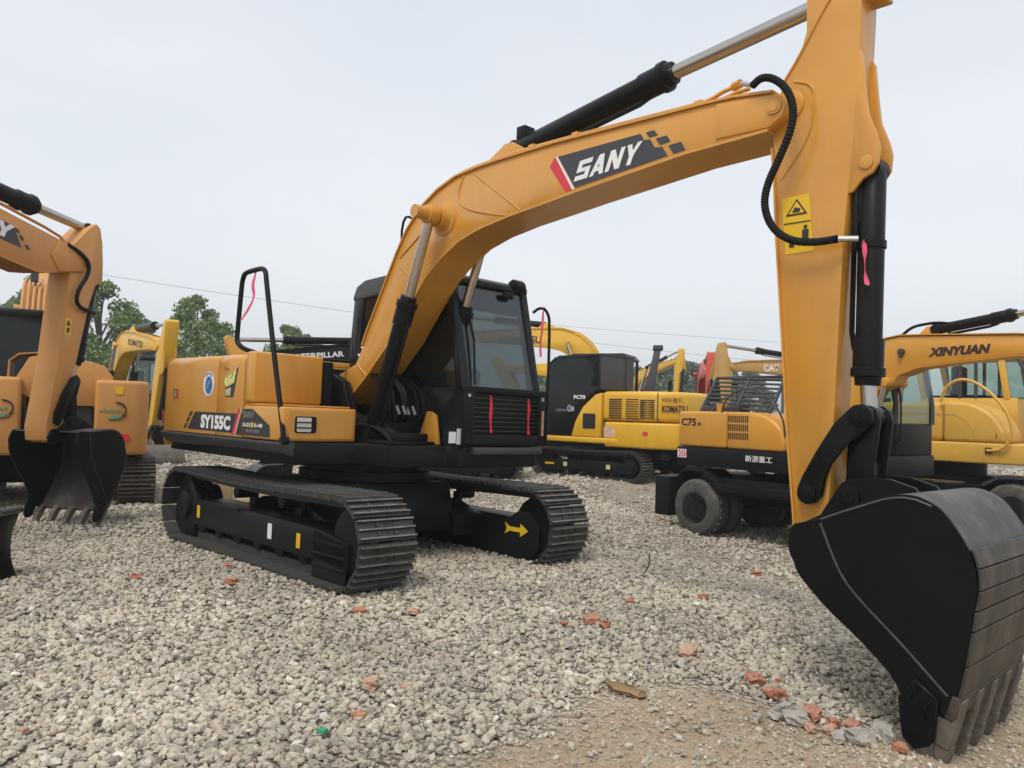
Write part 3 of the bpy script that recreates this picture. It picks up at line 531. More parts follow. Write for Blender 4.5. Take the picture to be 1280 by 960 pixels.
# arm
AH = .105
AS = lambda P: [(6.647+(x-6.647)*1.0104, 1.444+(z-1.444)*1.0104) for x, z in P]
am = profile(AS(ARM), -AH, AH, 'arm', ORANGE, MX, bevel=.006)
MB().ribbon(AS([(4.314, 3.1), (4.335, 2.9), (4.359, 2.546), (4.466, 1.326), (4.515, .87)]), -AH-.012, AH+.012, .012).build('flange', ORANGE, am)
wtube(AS([(4.383, 3.482), (4.47, 3.60), (4.62, 3.85), (4.68, 3.92), (4.82, 3.965)]), .009, -AH, parent=am); wtube(AS([(4.45, 3.47), (4.56, 3.42), (4.58, 3.30), (4.54, 3.1), (4.38, 2.9)]), .008, -AH, parent=am)
for s in (-1, 1):
    MB().prism(AS([(4.82, 3.55), (4.84, 3.509), (4.858, 3.325), (4.878, 3.173), (4.925, 3.05), (4.942, 2.98), (4.935, 2.89), (4.905, 2.845), (4.855, 2.822), (4.80, 2.755), (4.77, 2.75), (4.78, 3.4)]), s*(AH-.03), s*(AH-.002)).build('cylinder_lug', ORANGE, am, bevel=.006)
MB().box(4.80, 4.90, -AH-.012, AH+.012, 3.875, 3.915).build('arm_cap', ORANGE, am, bevel=.01)
MB().cyl((4.855, -AH-.01, 2.92), (4.855, AH+.01, 2.92), .04, 16).build('lug_pin', ORANGE, am, bevel=.004)
MB().cyl((4.40, -AH-.012, 3.35), (4.40, AH+.012, 3.35), .09, 24).build('pivot_boss', ORANGE, am, bevel=.006)
ws = plate(AS([(4.388, 2.787), (4.558, 2.788), (4.590, 2.455), (4.422, 2.452)]), -AH-.002, -.0015, 'warning_sticker', DYEL, am, smooth=0)
plate(AS([(4.42, 2.675), (4.485, 2.77), (4.55, 2.675)]), -AH-.006, -.001, 'warning_triangle', DBLACK, ws, smooth=0)
plate(AS([(4.437, 2.684), (4.485, 2.754), (4.533, 2.684)]), -AH-.008, -.001, 'warning_triangle_field', DYEL, ws, smooth=0)
plate(AS([(4.46, 2.69), (4.475, 2.72), (4.51, 2.71), (4.505, 2.69)]), -AH-.010, -.001, 'warning_pictogram', DBLACK, ws, smooth=0)
plate(AS([(4.41, 2.634), (4.57, 2.634), (4.57, 2.628), (4.41, 2.628)]), -AH-.006, -.001, 'sticker_line', DBLACK, ws, smooth=0)
for q in ([(4.53, 2.61), (4.55, 2.61), (4.55, 2.59), (4.53, 2.59)], [(4.522, 2.585), (4.56, 2.585), (4.56, 2.53), (4.55, 2.53), (4.55, 2.50), (4.532, 2.50), (4.532, 2.53), (4.522, 2.53)], [(4.445, 2.53), (4.475, 2.53), (4.475, 2.49), (4.445, 2.49)]): plate(AS(q), -AH-.006, -.001, 'warning_pictogram', DBLACK, ws, smooth=0)
# hose from boom pipe to the bucket cylinder
hp = smoothpath([(4.209, -.20, 3.495), (4.278, -.23, 3.515), (4.363, -.24, 3.485), (4.448, -.24, 3.402), (4.495, -.24, 3.281), (4.487, -.24, 3.159), (4.41, -.24, 2.99), (4.339, -.235, 2.863), (4.317, -.23, 2.74), (4.363, -.22, 2.608), (4.472, -.21, 2.516), (4.614, -.2, 2.489), (4.74, -.18, 2.497)], 3)
pt = []; rr = []
for i in range(len(hp)-1):
    pt += [hp[i], hp[i]*.5+hp[i+1]*.5]; rr += [.024, .0205]
hs_ = MB().tube(pt, rr, 10).build('corrugated_hose', RUBBER, am, smooth=0)
MB().cyl((4.74, -.18, 2.497), (4.83, -.13, 2.495), .018, 10).build('hose_fitting', STEEL, hs_)
MB().tube([(4.05, -.15, 3.545), (4.11, -.17, 3.545)], .028, 8).build('pipe_union', ORANGE, bm_); MB().cyl((4.12, -.175, 3.54), (4.21, -.2, 3.498), .016, 8).build('hose_fitting', STEEL, hs_)
MB().tube(smoothpath([(4.11, .14, 3.54), (4.3, .23, 3.5), (4.48, .23, 3.28), (4.36, .23, 2.8), (4.5, .2, 2.5), (4.8, .14, 2.5)], 2), .024, 8).build('corrugated_hose', RUBBER, am, smooth=60)
# bucket cylinder, links, bucket
kc = cylinder(MX, 'bucket_cylinder', (4.852, 0, 2.905), (4.846, 0, 1.70), (4.862, 0, 1.525), .070, .043, eye=.066, yw=.068)
MB().box(4.785, 4.815, -.06, .02, 2.60, 2.82).cyl((4.785, -.06, 2.45), (4.785, -.06, 2.82), .018, 8).build('feed_block', BLACK, kc, bevel=.006)
MB().cyl((4.85, 0, 2.46), (4.85, 0, 2.50), .079, 18).build('pipe_clamp', BLACK, kc)
RK = [(4.85, 1.585), (4.90, 1.592), (4.945, 1.56), (4.955, 1.50), (4.905, 1.438), (4.815, 1.366), (4.735, 1.259), (4.705, 1.188), (4.69, 1.09), (4.65, 1.042), (4.60, 1.03), (4.555, 1.06), (4.548, 1.115), (4.575, 1.185), (4.653, 1.33), (4.747, 1.483)]
for s in (-1, 1):
    lk = MB().prism(AS(RK), s*(AH+.012), s*(AH+.05)).build('rocker_link', BUCK, MX, bevel=.008)
    for q in AS([(4.608, 1.09), (4.885, 1.525)]): MB().lathe([(0, .052), (.014, .052), (.016, .04), (.020, .038), (.022, .02), (.026, .02)], (q[0], s*(AH+.05), q[1]), (0, s, 0), 20).build('pin_cap', BUCK, lk, smooth=40)
m = MB()
for s in (-1, 1): m.prism([(4.82, 1.56), (4.93, 1.57), (4.955, 1.50), (4.92, 1.2), (4.90, 1.05), (4.80, 1.03), (4.765, 1.10), (4.79, 1.3)], s*.075, s*.10)
m.cyl((4.87, -.16, 1.525), (4.87, .16, 1.525), .042, 16); m.box(4.80, 4.90, -.08, .08, 1.12, 1.28)
m.build('bucket_link', BUCK, MX, bevel=.006)
bucket(MX, BPIN, 0, 1., .5, BUCK, WORN, TOOTH)
MB().box(5.10, 5.50, -.5, .5, 1.0, 1.01)

# cab
CY0, CY1 = .20, 1.17
cab = MB().prism([(-.68, 1.17), (1.2, 1.17), (1.215, 1.30), (1.205, 1.70), (-.66, 1.70)], CY0, CY0+.03).prism([(-.68, 1.17), (1.2, 1.17), (1.215, 1.30), (1.205, 1.70), (-.66, 1.70)], CY1-.03, CY1).box(-.68, 1.19, CY0+.03, CY1-.03, 1.17, 1.23).box(-.68, -.63, CY0+.03, CY1-.03, 1.17, 1.9).build('cab', GLOSSB, MX, bevel=.008)
rf = [(-.66, 2.66), (-.60, 2.77), (-.45, 2.825), (.0, 2.845), (.6, 2.825), (.9, 2.775), (.965, 2.735), (.955, 2.70), (-.66, 2.62)]
MB().prism(rf, CY0-.01, CY1+.01).build('roof', DGREY, cab, bevel=.03, segs=3)
MB().cyl((.45, .40, 2.83), (.45, .40, 2.90), .08, 16).build('roof_beacon', DGREY, cab, bevel=.015)
for y in (CY0+.03, CY1-.03):
    MB().prism([(1.212, 1.69), (1.155, 1.95), (.965, 2.73), (.86, 2.73), (1.05, 1.95), (1.10, 1.69)], y-.045, y+.045).build('front_post', GLOSSB, cab, bevel=.02, segs=3)
    MB().prism([(.12, 1.7), (.20, 1.7), (.18, 2.72), (.10, 2.72)], y-.03, y+.03).build('centre_post', GLOSSB, cab, bevel=.01)
    MB().prism([(-.66, 1.7), (-.46, 1.7), (-.50, 2.2), (-.46, 2.7), (-.64, 2.7), (-.69, 2.1)], y-.03, y+.03).build('rear_post', GLOSSB, cab, bevel=.01)
    MB().prism([(-.5, 1.68), (.13, 1.68), (.11, 2.7), (-.46, 2.7), (-.5, 2.2)], y-.008, y+.008).build('side_window', GLASSB if y < .5 else GLASSD, cab, smooth=0)
    MB().prism([(.19, 1.68), (1.16, 1.72), (1.11, 1.95), (.93, 2.7), (.17, 2.7)], y-.006, y+.006).build('side_window', GLASSB if y < .5 else GLASS, cab, smooth=0)
ws_ = MB().add([(1.195, CY0+.06, 1.715), (1.195, CY1-.06, 1.715), (.95, CY1-.06, 2.695), (.95, CY0+.06, 2.695), (1.187, CY0+.06, 1.713), (1.187, CY1-.06, 1.713), (.942, CY1-.06, 2.693), (.942, CY0+.06, 2.693)], [(0, 1, 2, 3), (7, 6, 5, 4), (0, 4, 5, 1), (1, 5, 6, 2), (2, 6, 7, 3), (3, 7, 4, 0)]).build('windshield', GLASS, cab, smooth=0)
MB().add([(1.005, CY0+.09, 2.44), (1.005, CY1-.09, 2.44), (.935, CY1-.09, 2.69), (.935, CY0+.09, 2.69), (.99, CY0+.09, 2.44), (.99, CY1-.09, 2.44), (.92, CY1-.09, 2.69), (.92, CY0+.09, 2.69)], [(0, 1, 2, 3), (7, 6, 5, 4), (0, 4, 5, 1), (1, 5, 6, 2), (2, 6, 7, 3), (3, 7, 4, 0)]).build('sun_blind', mat('blind_grey', (.12, .125, .13), .8), cab, smooth=0)
MB().box(.93, .99, CY0, CY1, 2.68, 2.74).build('visor_rail', GLOSSB, cab, bevel=.012)
MB().tube([(1.215, CY0+.12, 1.73), (1.13, CY0+.16, 2.15), (1.02, CY0+.14, 2.5)], .012, 6).build('wiper', BLACK, cab)
MB().box(-.66, -.64, CY0+.05, CY1-.05, 1.9, 2.66).build('rear_window', GLASSG, cab, smooth=0)
# visor lamp on the roof corner
MB().prism([(.90, 2.72), (1.0, 2.69), (1.03, 2.74), (1.01, 2.79), (.96, 2.82), (.90, 2.79)], .98, 1.12).build('roof_lamp', BLACK, cab, bevel=.012)
MB().box(.99, 1.03, .82, .95, 2.60, 2.67).build('lamp_body', BLACK, cab, bevel=.015)
# lower front panel, guard and grille
MB().box(1.195, 1.213, CY0, CY1, 1.17, 1.71).build('front_panel', BLACK, cab, bevel=.006)
gd = MB().box(1.235, 1.26, CY0-.04, CY1+.05, 1.66, 1.715).box(1.235, 1.26, CY0-.04, CY0+.09, 1.19, 1.66).box(1.235, 1.26, CY1-.05, CY1+.05, 1.19, 1.66).box(1.235, 1.26, CY0+.09, CY1-.05, 1.19, 1.28).build('front_guard', BLACK, cab, bevel=.006)
for i in range(8):
    z = 1.315+.042*i; MB().cyl((1.248, CY0+.08, z), (1.248, CY1-.04, z), .0032, 6).build('guard_bar', DGREY, gd)
MB().cyl((1.262, CY0+.02, 1.63), (1.266, CY0+.02, 1.63), .016, 12).build('guard_bolt', STEEL, gd)
plate([(CY0-.16, 1.20), (CY0-.08, 1.20), (CY0-.08, 1.30), (CY0-.16, 1.30)], 1.215, .003, 'label_plate', WHITE, cab, axis=0); 
MB().box(1.16, 1.214, CY0-.18, CY0, 1.17, 1.33).build('sill_box', BLACK, cab)
plate([(CY0-.07, 1.19), (CY0+.0, 1.19), (CY0+.0, 1.33), (CY0-.07, 1.33)], 1.215, .003, 'label_plate', WHITE, cab, axis=0)
plate([(CY1-.01, 1.28), (CY1+.02, 1.28), (CY1+.02, 1.52), (CY1-.01, 1.52)], 1.262, .003, 'caution_strip', mat('caution_print', (.55, .27, .14), .5, var=.5, scale=18), gd, axis=0)
plate([(CY1-.02, 1.615), (CY1+.015, 1.615), (CY1+.015, 1.65), (CY1-.02, 1.65)], 1.262, .002, 'guard_mark', DGREY2, gd, axis=0)
MB().prism([(.64, 1.172), (.96, 1.172), (.90, 1.44), (.84, 1.47), (.77, 1.475)], .13, .165).build('cab_side_cover', ORANGE, MX, bevel=.01)
MB().box(1.0, 1.28, CY0+.1, CY1, 1.10, 1.165).build('cab_step', DGREY, cab, bevel=.01)
# cab interior
MB().box(-.35, .15, .5, .95, 1.23, 1.65).box(-.42, -.28, .5, .95, 1.65, 2.3).box(-.42, -.3, .6, .85, 2.3, 2.45).build('seat', SEATM, cab, bevel=.04, segs=3)
MB().box(.3, .75, .25, .42, 1.23, 1.75).cyl((.6, .45, 1.7), (.65, .45, 1.95), .02, 8).build('console', SEATM, cab, bevel=.02)
# cab hand rail
MB().tube(smoothpath([(1.06, 1.19, 2.50), (1.09, 1.24, 2.55), (1.11, 1.30, 2.55), (1.13, 1.335, 2.50), (1.15, 1.34, 2.42), (1.2, 1.30, 1.85), (1.24, 1.25, 1.18)], 1), .015, 8).build('cab_handrail', BLACK, cab, smooth=60)
# ribbons hang from the machine: things of their own
def w(P): return MX.matrix_world @ Vector(P)
def ribbon(name, pts, width, label, m=RIBBON, wd=(0, 1, 0), seed=0):
    r_ = random.Random(seed); P = smoothpath([w(p) for p in pts], 2); d = (MX.matrix_world.to_3x3() @ Vector(wd)).normalized(); v = []; f = []
    n = len(P)
    for i, p in enumerate(P):
        tw = .5*math.sin(i*.7+seed); dd = (d*math.cos(tw) + Vector((.5, -.85, 0))*math.sin(tw))*width*.5
        nn = dd.cross(Vector((0, 0, 1))).normalized()*.0015
        v += [p-dd-nn, p+dd-nn, p+dd+nn, p-dd+nn]
    for i in range(n-1):
        for c in range(4): f.append((i*4+c, i*4+(c+1) % 4, (i+1)*4+(c+1) % 4, (i+1)*4+c))
    f += [(3, 2, 1, 0), ((n-1)*4, (n-1)*4+1, (n-1)*4+2, (n-1)*4+3)]
    o = MB().add(v, f).build(name, m, None, smooth=60); return tag(o, label, 'ribbon', 'red ribbons tied to the excavator')
ribbon('red_ribbon', [(-.20, -1.15, 2.70), (-.185, -1.15, 2.66), (-.20, -1.17, 2.55), (-.16, -1.16, 2.45), (-.22, -1.18, 2.34), (-.33, -1.17, 2.28), (-.36, -1.18, 2.24)], .05, 'red ribbon hanging from the black loop handrail above the engine hood', PINK, (1, 0, 0), 1)
ribbon('red_ribbon', [(1.11, 1.30, 2.565), (1.12, 1.27, 2.5), (1.13, 1.26, 2.35), (1.12, 1.25, 2.2), (1.14, 1.24, 2.06)], .028, 'thin pink ribbon looped on the handrail beside the cab', PINK, (0, 1, 0), 2)
ribbon('red_ribbon', [(1.27, CY0+.27, 1.64), (1.275, CY0+.28, 1.55), (1.272, CY0+.275, 1.42), (1.275, CY0+.29, 1.30)], .030, 'red ribbon on the cab front guard on the side nearer the boom', RIBBON, (0, 1, 0), 3)
ribbon('red_ribbon', [(1.27, CY1-.21, 1.63), (1.275, CY1-.20, 1.54), (1.272, CY1-.205, 1.42), (1.275, CY1-.195, 1.29)], .028, 'red ribbon on the cab front guard on the side of the hand rail', RIBBON, (0, 1, 0), 4)
ribbon('red_ribbon', [(4.85, -.10, 2.49), (4.86, -.11, 2.42), (4.862, -.11, 2.32), (4.875, -.105, 2.24)], .034, 'red ribbon hanging from the hose fitting on the upright bucket cylinder', PINK, (0, 1, 0), 5)
# ------------------------------------------------------------------ a complete plain excavator, used for the machines further back
def std_excavator(label, loc, yaw, sc, body, boom_m, boom_rot, arm_rot, buck_rot, arm_m=None, group=None, word=None, word_m=None, side=1, name='crawler_excavator', cabm=None, shoes=38, wordpos=(1.9, 3.18, 1.5, .20), red=False, buckm=None):
    r_ = thing(name, loc, yaw, label, 'excavator', group, scale=sc)
    make_tracks(r_, .995, .5, 1.85, .82, shoes, shoe_m=SHOEB)
    MB().prism([(-.8, .40), (.8, .40), (.7, .85), (-.7, .85)], -.9, .9).build('car_body', BLACK, r_, bevel=.02)
    MB().cyl((0, 0, .85), (0, 0, 1.0), .55, 24).build('swing_bearing', BLACK, r_)
    MB().prism([(-2.0, -1.15), (.9, -1.15), (1.2, -.4), (1.2, 1.15), (-2.0, 1.15)], .98, 1.15, 2).build('revolving_frame', BLACK, r_, bevel=.02)
    plan = [(-1.6, -1.2), (-1.6, 1.2)]+[(-1.6-.6*math.cos(R(a)), 1.2*math.sin(R(a))) for a in range(80, -81, -16)]
    MB().prism(plan, 1.02, 1.85, 2).build('counterweight', body, r_, bevel=.06, segs=3)
    MB().prism([(-1.2, 1.16), (-1.2, 1.78), (-1.1, 1.88), (1.1, 1.88), (1.2, 1.78), (1.2, 1.16)], -1.58, -.75, 0).build('engine_hood', body, r_, bevel=.02)
    MB().box(-.73, .55, -1.2, -.5, 1.16, 1.62).build('fuel_tank', body, r_, bevel=.05, segs=3)
    MB().cyl((-1.2, -.5, 1.85), (-1.2, -.5, 2.2), .05, 12).build('exhaust_pipe', BLACK, r_)
    cb = MB().box(-.6, 1.15, .25, 1.15, 1.16, 1.75).build('cab', cabm or BLACK, r_, bevel=.03)
    MB().prism([(-.62, 2.66), (-.5, 2.78), (.8, 2.78), (.92, 2.70), (.9, 2.64), (-.62, 2.62)], .22, 1.18).build('roof', cabm or BLACK, cb, bevel=.03)
    for y in (.28, 1.12):
        for P_ in ([(1.12, y, 1.73), (1.08, y, 1.95), (.88, y, 2.66)], [(.1, y, 1.74), (.1, y, 2.66)], [(-.57, y, 1.74), (-.57, y, 2.66)]): MB().tube(P_, .036, 6).build('post', cabm or BLACK, cb)
        MB().prism([(-.57, 1.74), (1.1, 1.74), (1.07, 1.95), (.88, 2.64), (-.57, 2.64)], y-.005, y+.005).build('side_window', GLASSG, cb, smooth=0)
    MB().add([(1.115, .28, 1.74), (1.115, 1.12, 1.74), (.885, 1.12, 2.65), (.885, .28, 2.65), (1.107, .28, 1.74), (1.107, 1.12, 1.74), (.877, 1.12, 2.65), (.877, .28, 2.65)], [(0, 1, 2, 3), (7, 6, 5, 4), (0, 4, 5, 1), (1, 5, 6, 2), (2, 6, 7, 3), (3, 7, 4, 0)]).build('windshield', GLASSG, cb, smooth=0)
    MB().box(-.3, .15, .5, .9, 1.76, 1.8).box(-.38, -.28, .5, .9, 1.8, 2.4).build('seat', SEATM, cb, bevel=.03)
    Tb = lambda P: xf(P, None, FOOT, boom_rot); Ta = lambda P: Tb(xf(P, None, TIP, arm_rot))
    am_ = arm_m or boom_m
    bo = MB().prism(Tb(BOOM), -.18, .18).build('boom', boom_m, r_, bevel=.006)
    boom_flanges(Tb(BOOM), (2, 16), .2, boom_m, bo, 1)
    MB().prism(Tb([(1.55, 3.49), (2.25, 3.50), (2.05, 3.67), (1.93, 3.67)]), -.1, .1).build('cylinder_lug', boom_m, bo, bevel=.006)
    for y in (-.12, .12): MB().tube([(p[0], y, p[1]) for p in Tb([(.4, 2.65), (.75, 3.17), (1.05, 3.40), (1.5, 3.53), (2.5, 3.55), (3.9, 3.5)])], .016, 6).build('boom_pipe', boom_m, bo, smooth=60)
    MB().prism([(-.5, 1.16), (.5, 1.16), (.1, 1.5), (-.2, 1.8), (-.4, 1.6)], -.28, -.2).prism([(-.5, 1.16), (.5, 1.16), (.1, 1.5), (-.2, 1.8), (-.4, 1.6)], .2, .28).build('boom_bracket', BLACK, r_, bevel=.006)
    e = Tb([(1.287, 3.14)])[0]
    for s in (-1, 1):
        b0 = Vector((.56, s*.3, 1.25)); b2 = Vector((e[0], s*.3, e[1])); cylinder(r_, 'boom_cylinder', b0, b0.lerp(b2, .62), b2, .075, .043, rod=boom_m)
    a0 = Tb([(1.99, 3.625)])[0]; a2 = Ta([(4.62, 3.94)])[0]; a0 = Vector((a0[0], 0, a0[1])); a2 = Vector((a2[0], 0, a2[1]))
    cylinder(r_, 'arm_cylinder', a0, a0.lerp(a2, .58), a2, .082, .05)
    ao = MB().prism(Ta(ARM2), -.15, .15).build('arm', am_, r_, bevel=.006)
    for s in (-1, 1): MB().prism(Ta([(4.82, 3.4), (4.94, 2.95), (4.9, 2.84), (4.78, 2.75)]), s*.1, s*.14).build('cylinder_lug', am_, ao)
    k0 = Ta([(4.875, 2.905)])[0]; k1 = Ta([(4.858, 1.72)])[0]; k2 = Ta([(4.885, 1.525)])[0]
    cylinder(r_, 'bucket_cylinder', (k0[0], 0, k0[1]), (k1[0], 0, k1[1]), (k2[0], 0, k2[1]), .074, .045)
    for s in (-1, 1): MB().prism(Ta(RK), s*.16, s*.2).build('rocker_link', BUCK, r_, bevel=.008)
    MB().prism(Ta([(4.82, 1.56), (4.93, 1.57), (4.955, 1.50), (4.92, 1.2), (4.90, 1.05), (4.80, 1.03), (4.765, 1.10), (4.79, 1.3)]), -.12, .12).build('bucket_link', BUCK, r_)
    bp = Ta([BPIN])[0]
    bucket(r_, bp, boom_rot+arm_rot+buck_rot, 1., .45, buckm or (BUCK if not red else RED), buckm or WORN, TOOTH)
    if word:
        x, z, wd_, h = wordpos; c, s_ = math.cos(boom_rot), math.sin(boom_rot)
        if side < 0:
            p = Tb([(x, z)])[0]; text(word, bo, word_m, (p[0], -.184, p[1]), (c, 0, s_), (-s_, 0, c), wd_, h, bold=.03, name='maker_lettering')
        else:
            p = Tb([(x+wd_, z)])[0]; text(word, bo, word_m, (p[0], .184, p[1]), (-c, 0, -s_), (-s_, 0, c), wd_, h, bold=.03, name='maker_lettering')
    return r_
std_excavator('yellow crawler excavator with patched brown bucket standing behind the orange machines by the trees', (-10.6, 21.2, -.1), R(-50), .97, TYELLOW, KYELLOW, -.11, -.22, .1, buckm=TOOTH, word='KOMATSU', word_m=DBROWN, side=-1, wordpos=(2.0, 3.2, 1.3, .16))
std_excavator('excavator with a white-lettered black boom seen over the big orange engine hood', (-1.5, 16.0, -.05), R(210), .8, ORANGE, BLACK, -.12, -.35, .0, arm_m=CORANGE, word='CATERPILLAR', word_m=WHITE, wordpos=(2.3, 3.27, 1.3, .13))
std_excavator('large yellow excavator whose arched boom rises behind the small black-cabbed one', (2.94, 22.2, -.1), R(155), 1.1, KYELLOW, KYELLOW, 0, 0, 0, word='KOMATSU', word_m=DBROWN, wordpos=(2.05, 3.13, 1.2, .2))
std_excavator('tan yellow excavator with dark lettering patch on its level boom far behind the wheeled one', (8.95, 20.6, -.1), R(195), .85, TYELLOW, TYELLOW, -.035, .06, 0, word='CAT', word_m=WHITE, wordpos=(2.85, 3.2, .5, .2))
std_excavator('red excavator with an upright red arm far behind the open grille hood', (6.45, 27.2, -.1), R(-100), .95, RED, RED, -.11, -.05, 0, red=True)
std_excavator('distant yellow excavator with its arm folded to a peak in front of the far trees', (6.7, 45.5, 0), R(-60), 1.0, KYELLOW, KYELLOW, .20, -.30, 0)
BMst = thing('drill_mast', (3.95, 26.0, -.1), R(-8), 'black hydraulic mast leaning up behind the small yellow engine hood', 'mast')
mb_ = MB().prism([(-.25, 0), (.35, 0), (.62, 2.0), (.86, 3.62), (.66, 3.66), (.36, 2.2)], -.16, .16).build('mast_beam', DGREY, BMst, bevel=.02)
cylinder(BMst, 'feed_cylinder', (-.2, -.02, .6), (.18, -.02, 2.1), (.42, -.02, 3.0), .07, .04)
MB().box(.60, .92, -.2, .2, 3.55, 3.72).build('crown_block', DGREY, mb_, bevel=.03)
MB().box(-.9, 1.0, -.9, .9, 0, .5).build('base_frame', BLACK, BMst, bevel=.04)
MB().tube(smoothpath([(-.1, .18, .5), (.2, .22, 1.6), (.45, .2, 2.6), (.7, .18, 3.5)], 1), .03, 6).build('hose', RUBBER, BMst, smooth=60)

# ------------------------------------------------------------------ second orange excavator, only its arm and bucket in view (left edge)
LS = thing('crawler_excavator', (-4.95, 8.75, .0), R(76), 'orange excavator cut by the left edge with bent arm and dusty bucket on the gravel', 'excavator')
lb = [(.08, 2.985), (-.106, 3.065), (-.995, 3.24), (-2.6, 3.55), (-3.3, 3.55), (-3.8, 3.25), (-4.5, 1.9), (-4.65, 1.6), (-4.4, 1.5), (-3.9, 2.2), (-3.3, 2.9), (-2.8, 3.05), (-2.2, 3.02), (-.97, 2.765), (-.549, 2.693), (-.34, 2.717), (.074, 2.80), (.155, 2.868)]
b = MB().prism(lb, -.16, .16).build('boom', ORANGE2, LS, bevel=.006)
MB().prism([(.155, 2.868), (.08, 2.98), (-.1, 3.055), (-.25, 3.08), (-.36, 2.9), (-.25, 2.75), (.074, 2.80)], -.175, -.158).build('nose_plate', ORANGE2, b, bevel=.005)
MB().ribbon(lb[9:16], -.178, .178, .014).build('flange', ORANGE2, b, smooth=40)
YL = -.1615
plate([(-2.0, 3.33), (-.83, 3.10), (-.725, 2.90), (-1.9, 3.10)], YL, -.0015, 'name_band', DGRAPH, b, smooth=0)
for q in ([(-.82, 3.092), (-.774, 3.08), (-.75, 3.039), (-.797, 3.046)], [(-.764, 3.03), (-.721, 3.021), (-.696, 2.975), (-.74, 2.984)], [(-.695, 2.951), (-.648, 2.942), (-.62, 2.895), (-.673, 2.903)]): plate(q, YL, -.0015, 'chequer', DGRAPH, b, smooth=0)
block_letters('SANY', b, WHITE, -1.74, YL-.003, 3.11, .90, .142, -.18, .05)
for y in (-.13, .13): MB().tube(smoothpath([(-2.6, y, 3.60), (-1.5, y, 3.40), (-.9, y, 3.28), (-.25, y, 3.15), (-.15, y-.03, 3.06)], 1), .016, 6).build('boom_pipe', ORANGE2, b, smooth=60)
la = [(.289, 3.38), (.187, 3.308), (-.083, 3.029), (-.068, 2.75), (-.187, 1.73), (-.30, 1.10), (-.28, .95), (-.17, .92), (-.09, 1.05), (-.024, 1.384), (.056, 1.718), (.234, 2.475), (.31, 2.684), (.414, 2.741), (.41, 2.95), (.389, 3.179), (.35, 3.34)]
a = MB().prism(la, -.14, .14).build('arm', ORANGE2, LS, bevel=.006)
wsl = plate([(-.105, 2.276), (-.016, 2.266), (-.026, 2.085), (-.109, 2.09)], -.1415, -.0015, 'warning_sticker', DYEL, a, smooth=0)
plate([(-.095, 2.19), (-.06, 2.255), (-.028, 2.19)], -.1435, -.001, 'warning_triangle', DBLACK, wsl, smooth=0); plate([(-.085, 2.165), (-.04, 2.17), (-.05, 2.11), (-.08, 2.11)], -.1435, -.001, 'warning_pictogram', DBLACK, wsl, smooth=0)
MB().tube(smoothpath([(-.15, -.17, 3.06), (.019, -.19, 3.0), (.143, -.2, 2.904), (.12, -.2, 2.757), (.007, -.2, 2.61), (-.035, -.2, 2.476), (.036, -.19, 2.396), (.224, -.16, 2.382), (.33, -.12, 2.37)], 2), .022, 8).build('hose', RUBBER, a, smooth=60)
cylinder(LS, 'arm_cylinder', (-2.6, 0, 3.62), (-.42, 0, 3.40), (.27, 0, 3.33), .085, .05)
cylinder(LS, 'bucket_cylinder', (.40, 0, 2.69), (.20, 0, 1.78), (.10, 0, 1.5), .07, .042)
lk = [(p[0]-.03, p[1]) for p in [(.02, 1.63), (.09, 1.66), (.14, 1.60), (.10, 1.45), (-.02, 1.32), (-.09, 1.17), (-.14, 1.10), (-.20, 1.14), (-.19, 1.25), (-.1, 1.45)]]
for s in (-1, 1): MB().prism(lk, s*.15, s*.185).build('rocker_link', BUCK, LS, bevel=.008)
MB().prism([(.03, 1.62), (.12, 1.62), (.14, 1.3), (.12, 1.1), (.04, 1.1), (.03, 1.3)], -.12, .12).build('bucket_link', BUCK, LS, bevel=.008)
bucket(LS, (-.22, .985), R(-20), .90, .44, BUCK, WORN, TOOTH, m_in=DUSTIN, teeth=5)
for s in (-1, 1): cylinder(LS, 'boom_cylinder', (-3.75, s*.3, 1.3), (-3.45, s*.3, 2.5), (-3.3, s*.3, 3.2), .075, .043, rod=ORANGE2)
un = make_tracks(LS, .995, .5, 1.85, .82, 40, shoe_m=SHOEB, sides=())
# its undercarriage and house stand outside the frame
def carrier(root, ox, body, cabm):
    r2 = MB().prism([(-.8+ox, .1), (.8+ox, .1), (.7+ox, .95), (-.7+ox, .95)], -.7, .7).build('car_body', BLACK, root, bevel=.02)
    for s in (-1, 1): MB().prism(rrect(-1.85+ox, 1.85+ox, -.03, .80, .38, 8), s*.75, s*1.25).build('track', SHOE, root, bevel=.02)
    MB().box(-2.0+ox, .55+ox, -1.2, 1.2, 1.0, 1.9).build('engine_hood', body, root, bevel=.08, segs=3)
    MB().prism([(-.6+ox, 1.1), (1.15+ox, 1.1), (1.15+ox, 1.8), (.9+ox, 2.75), (-.6+ox, 2.8)], .25, 1.15).build('cab', cabm, root, bevel=.06, segs=3)
    MB().box(.2+ox, 1.1+ox, -.3, .3, 1.0, 1.5).build('boom_bracket', BLACK, root, bevel=.02)
carrier(LS, -4.4, ORANGE2, BLACK)

# ------------------------------------------------------------------ smaller orange excavator seen from behind, engine cover raised
SM = thing('crawler_excavator', (-6.4, 11.4, -.03), R(118), 'smaller orange excavator seen from behind with its engine cover raised', 'excavator')
make_tracks(SM, .94, .45, 1.38, .66, 40, shoe_m=SHOEB, fz=(.22, .42), rollers=5)
MB().box(-.6, .6, -.8, .8, .3, .62).build('car_body', BLACK, SM, bevel=.02)
MB().cyl((0, 0, .6), (0, 0, .72), .45, 24).build('swing_bearing', BLACK, SM)
MB().box(-1.2, 1.1, -1.0, 1.0, .68, .8).build('revolving_frame', BLACK, SM, bevel=.02)
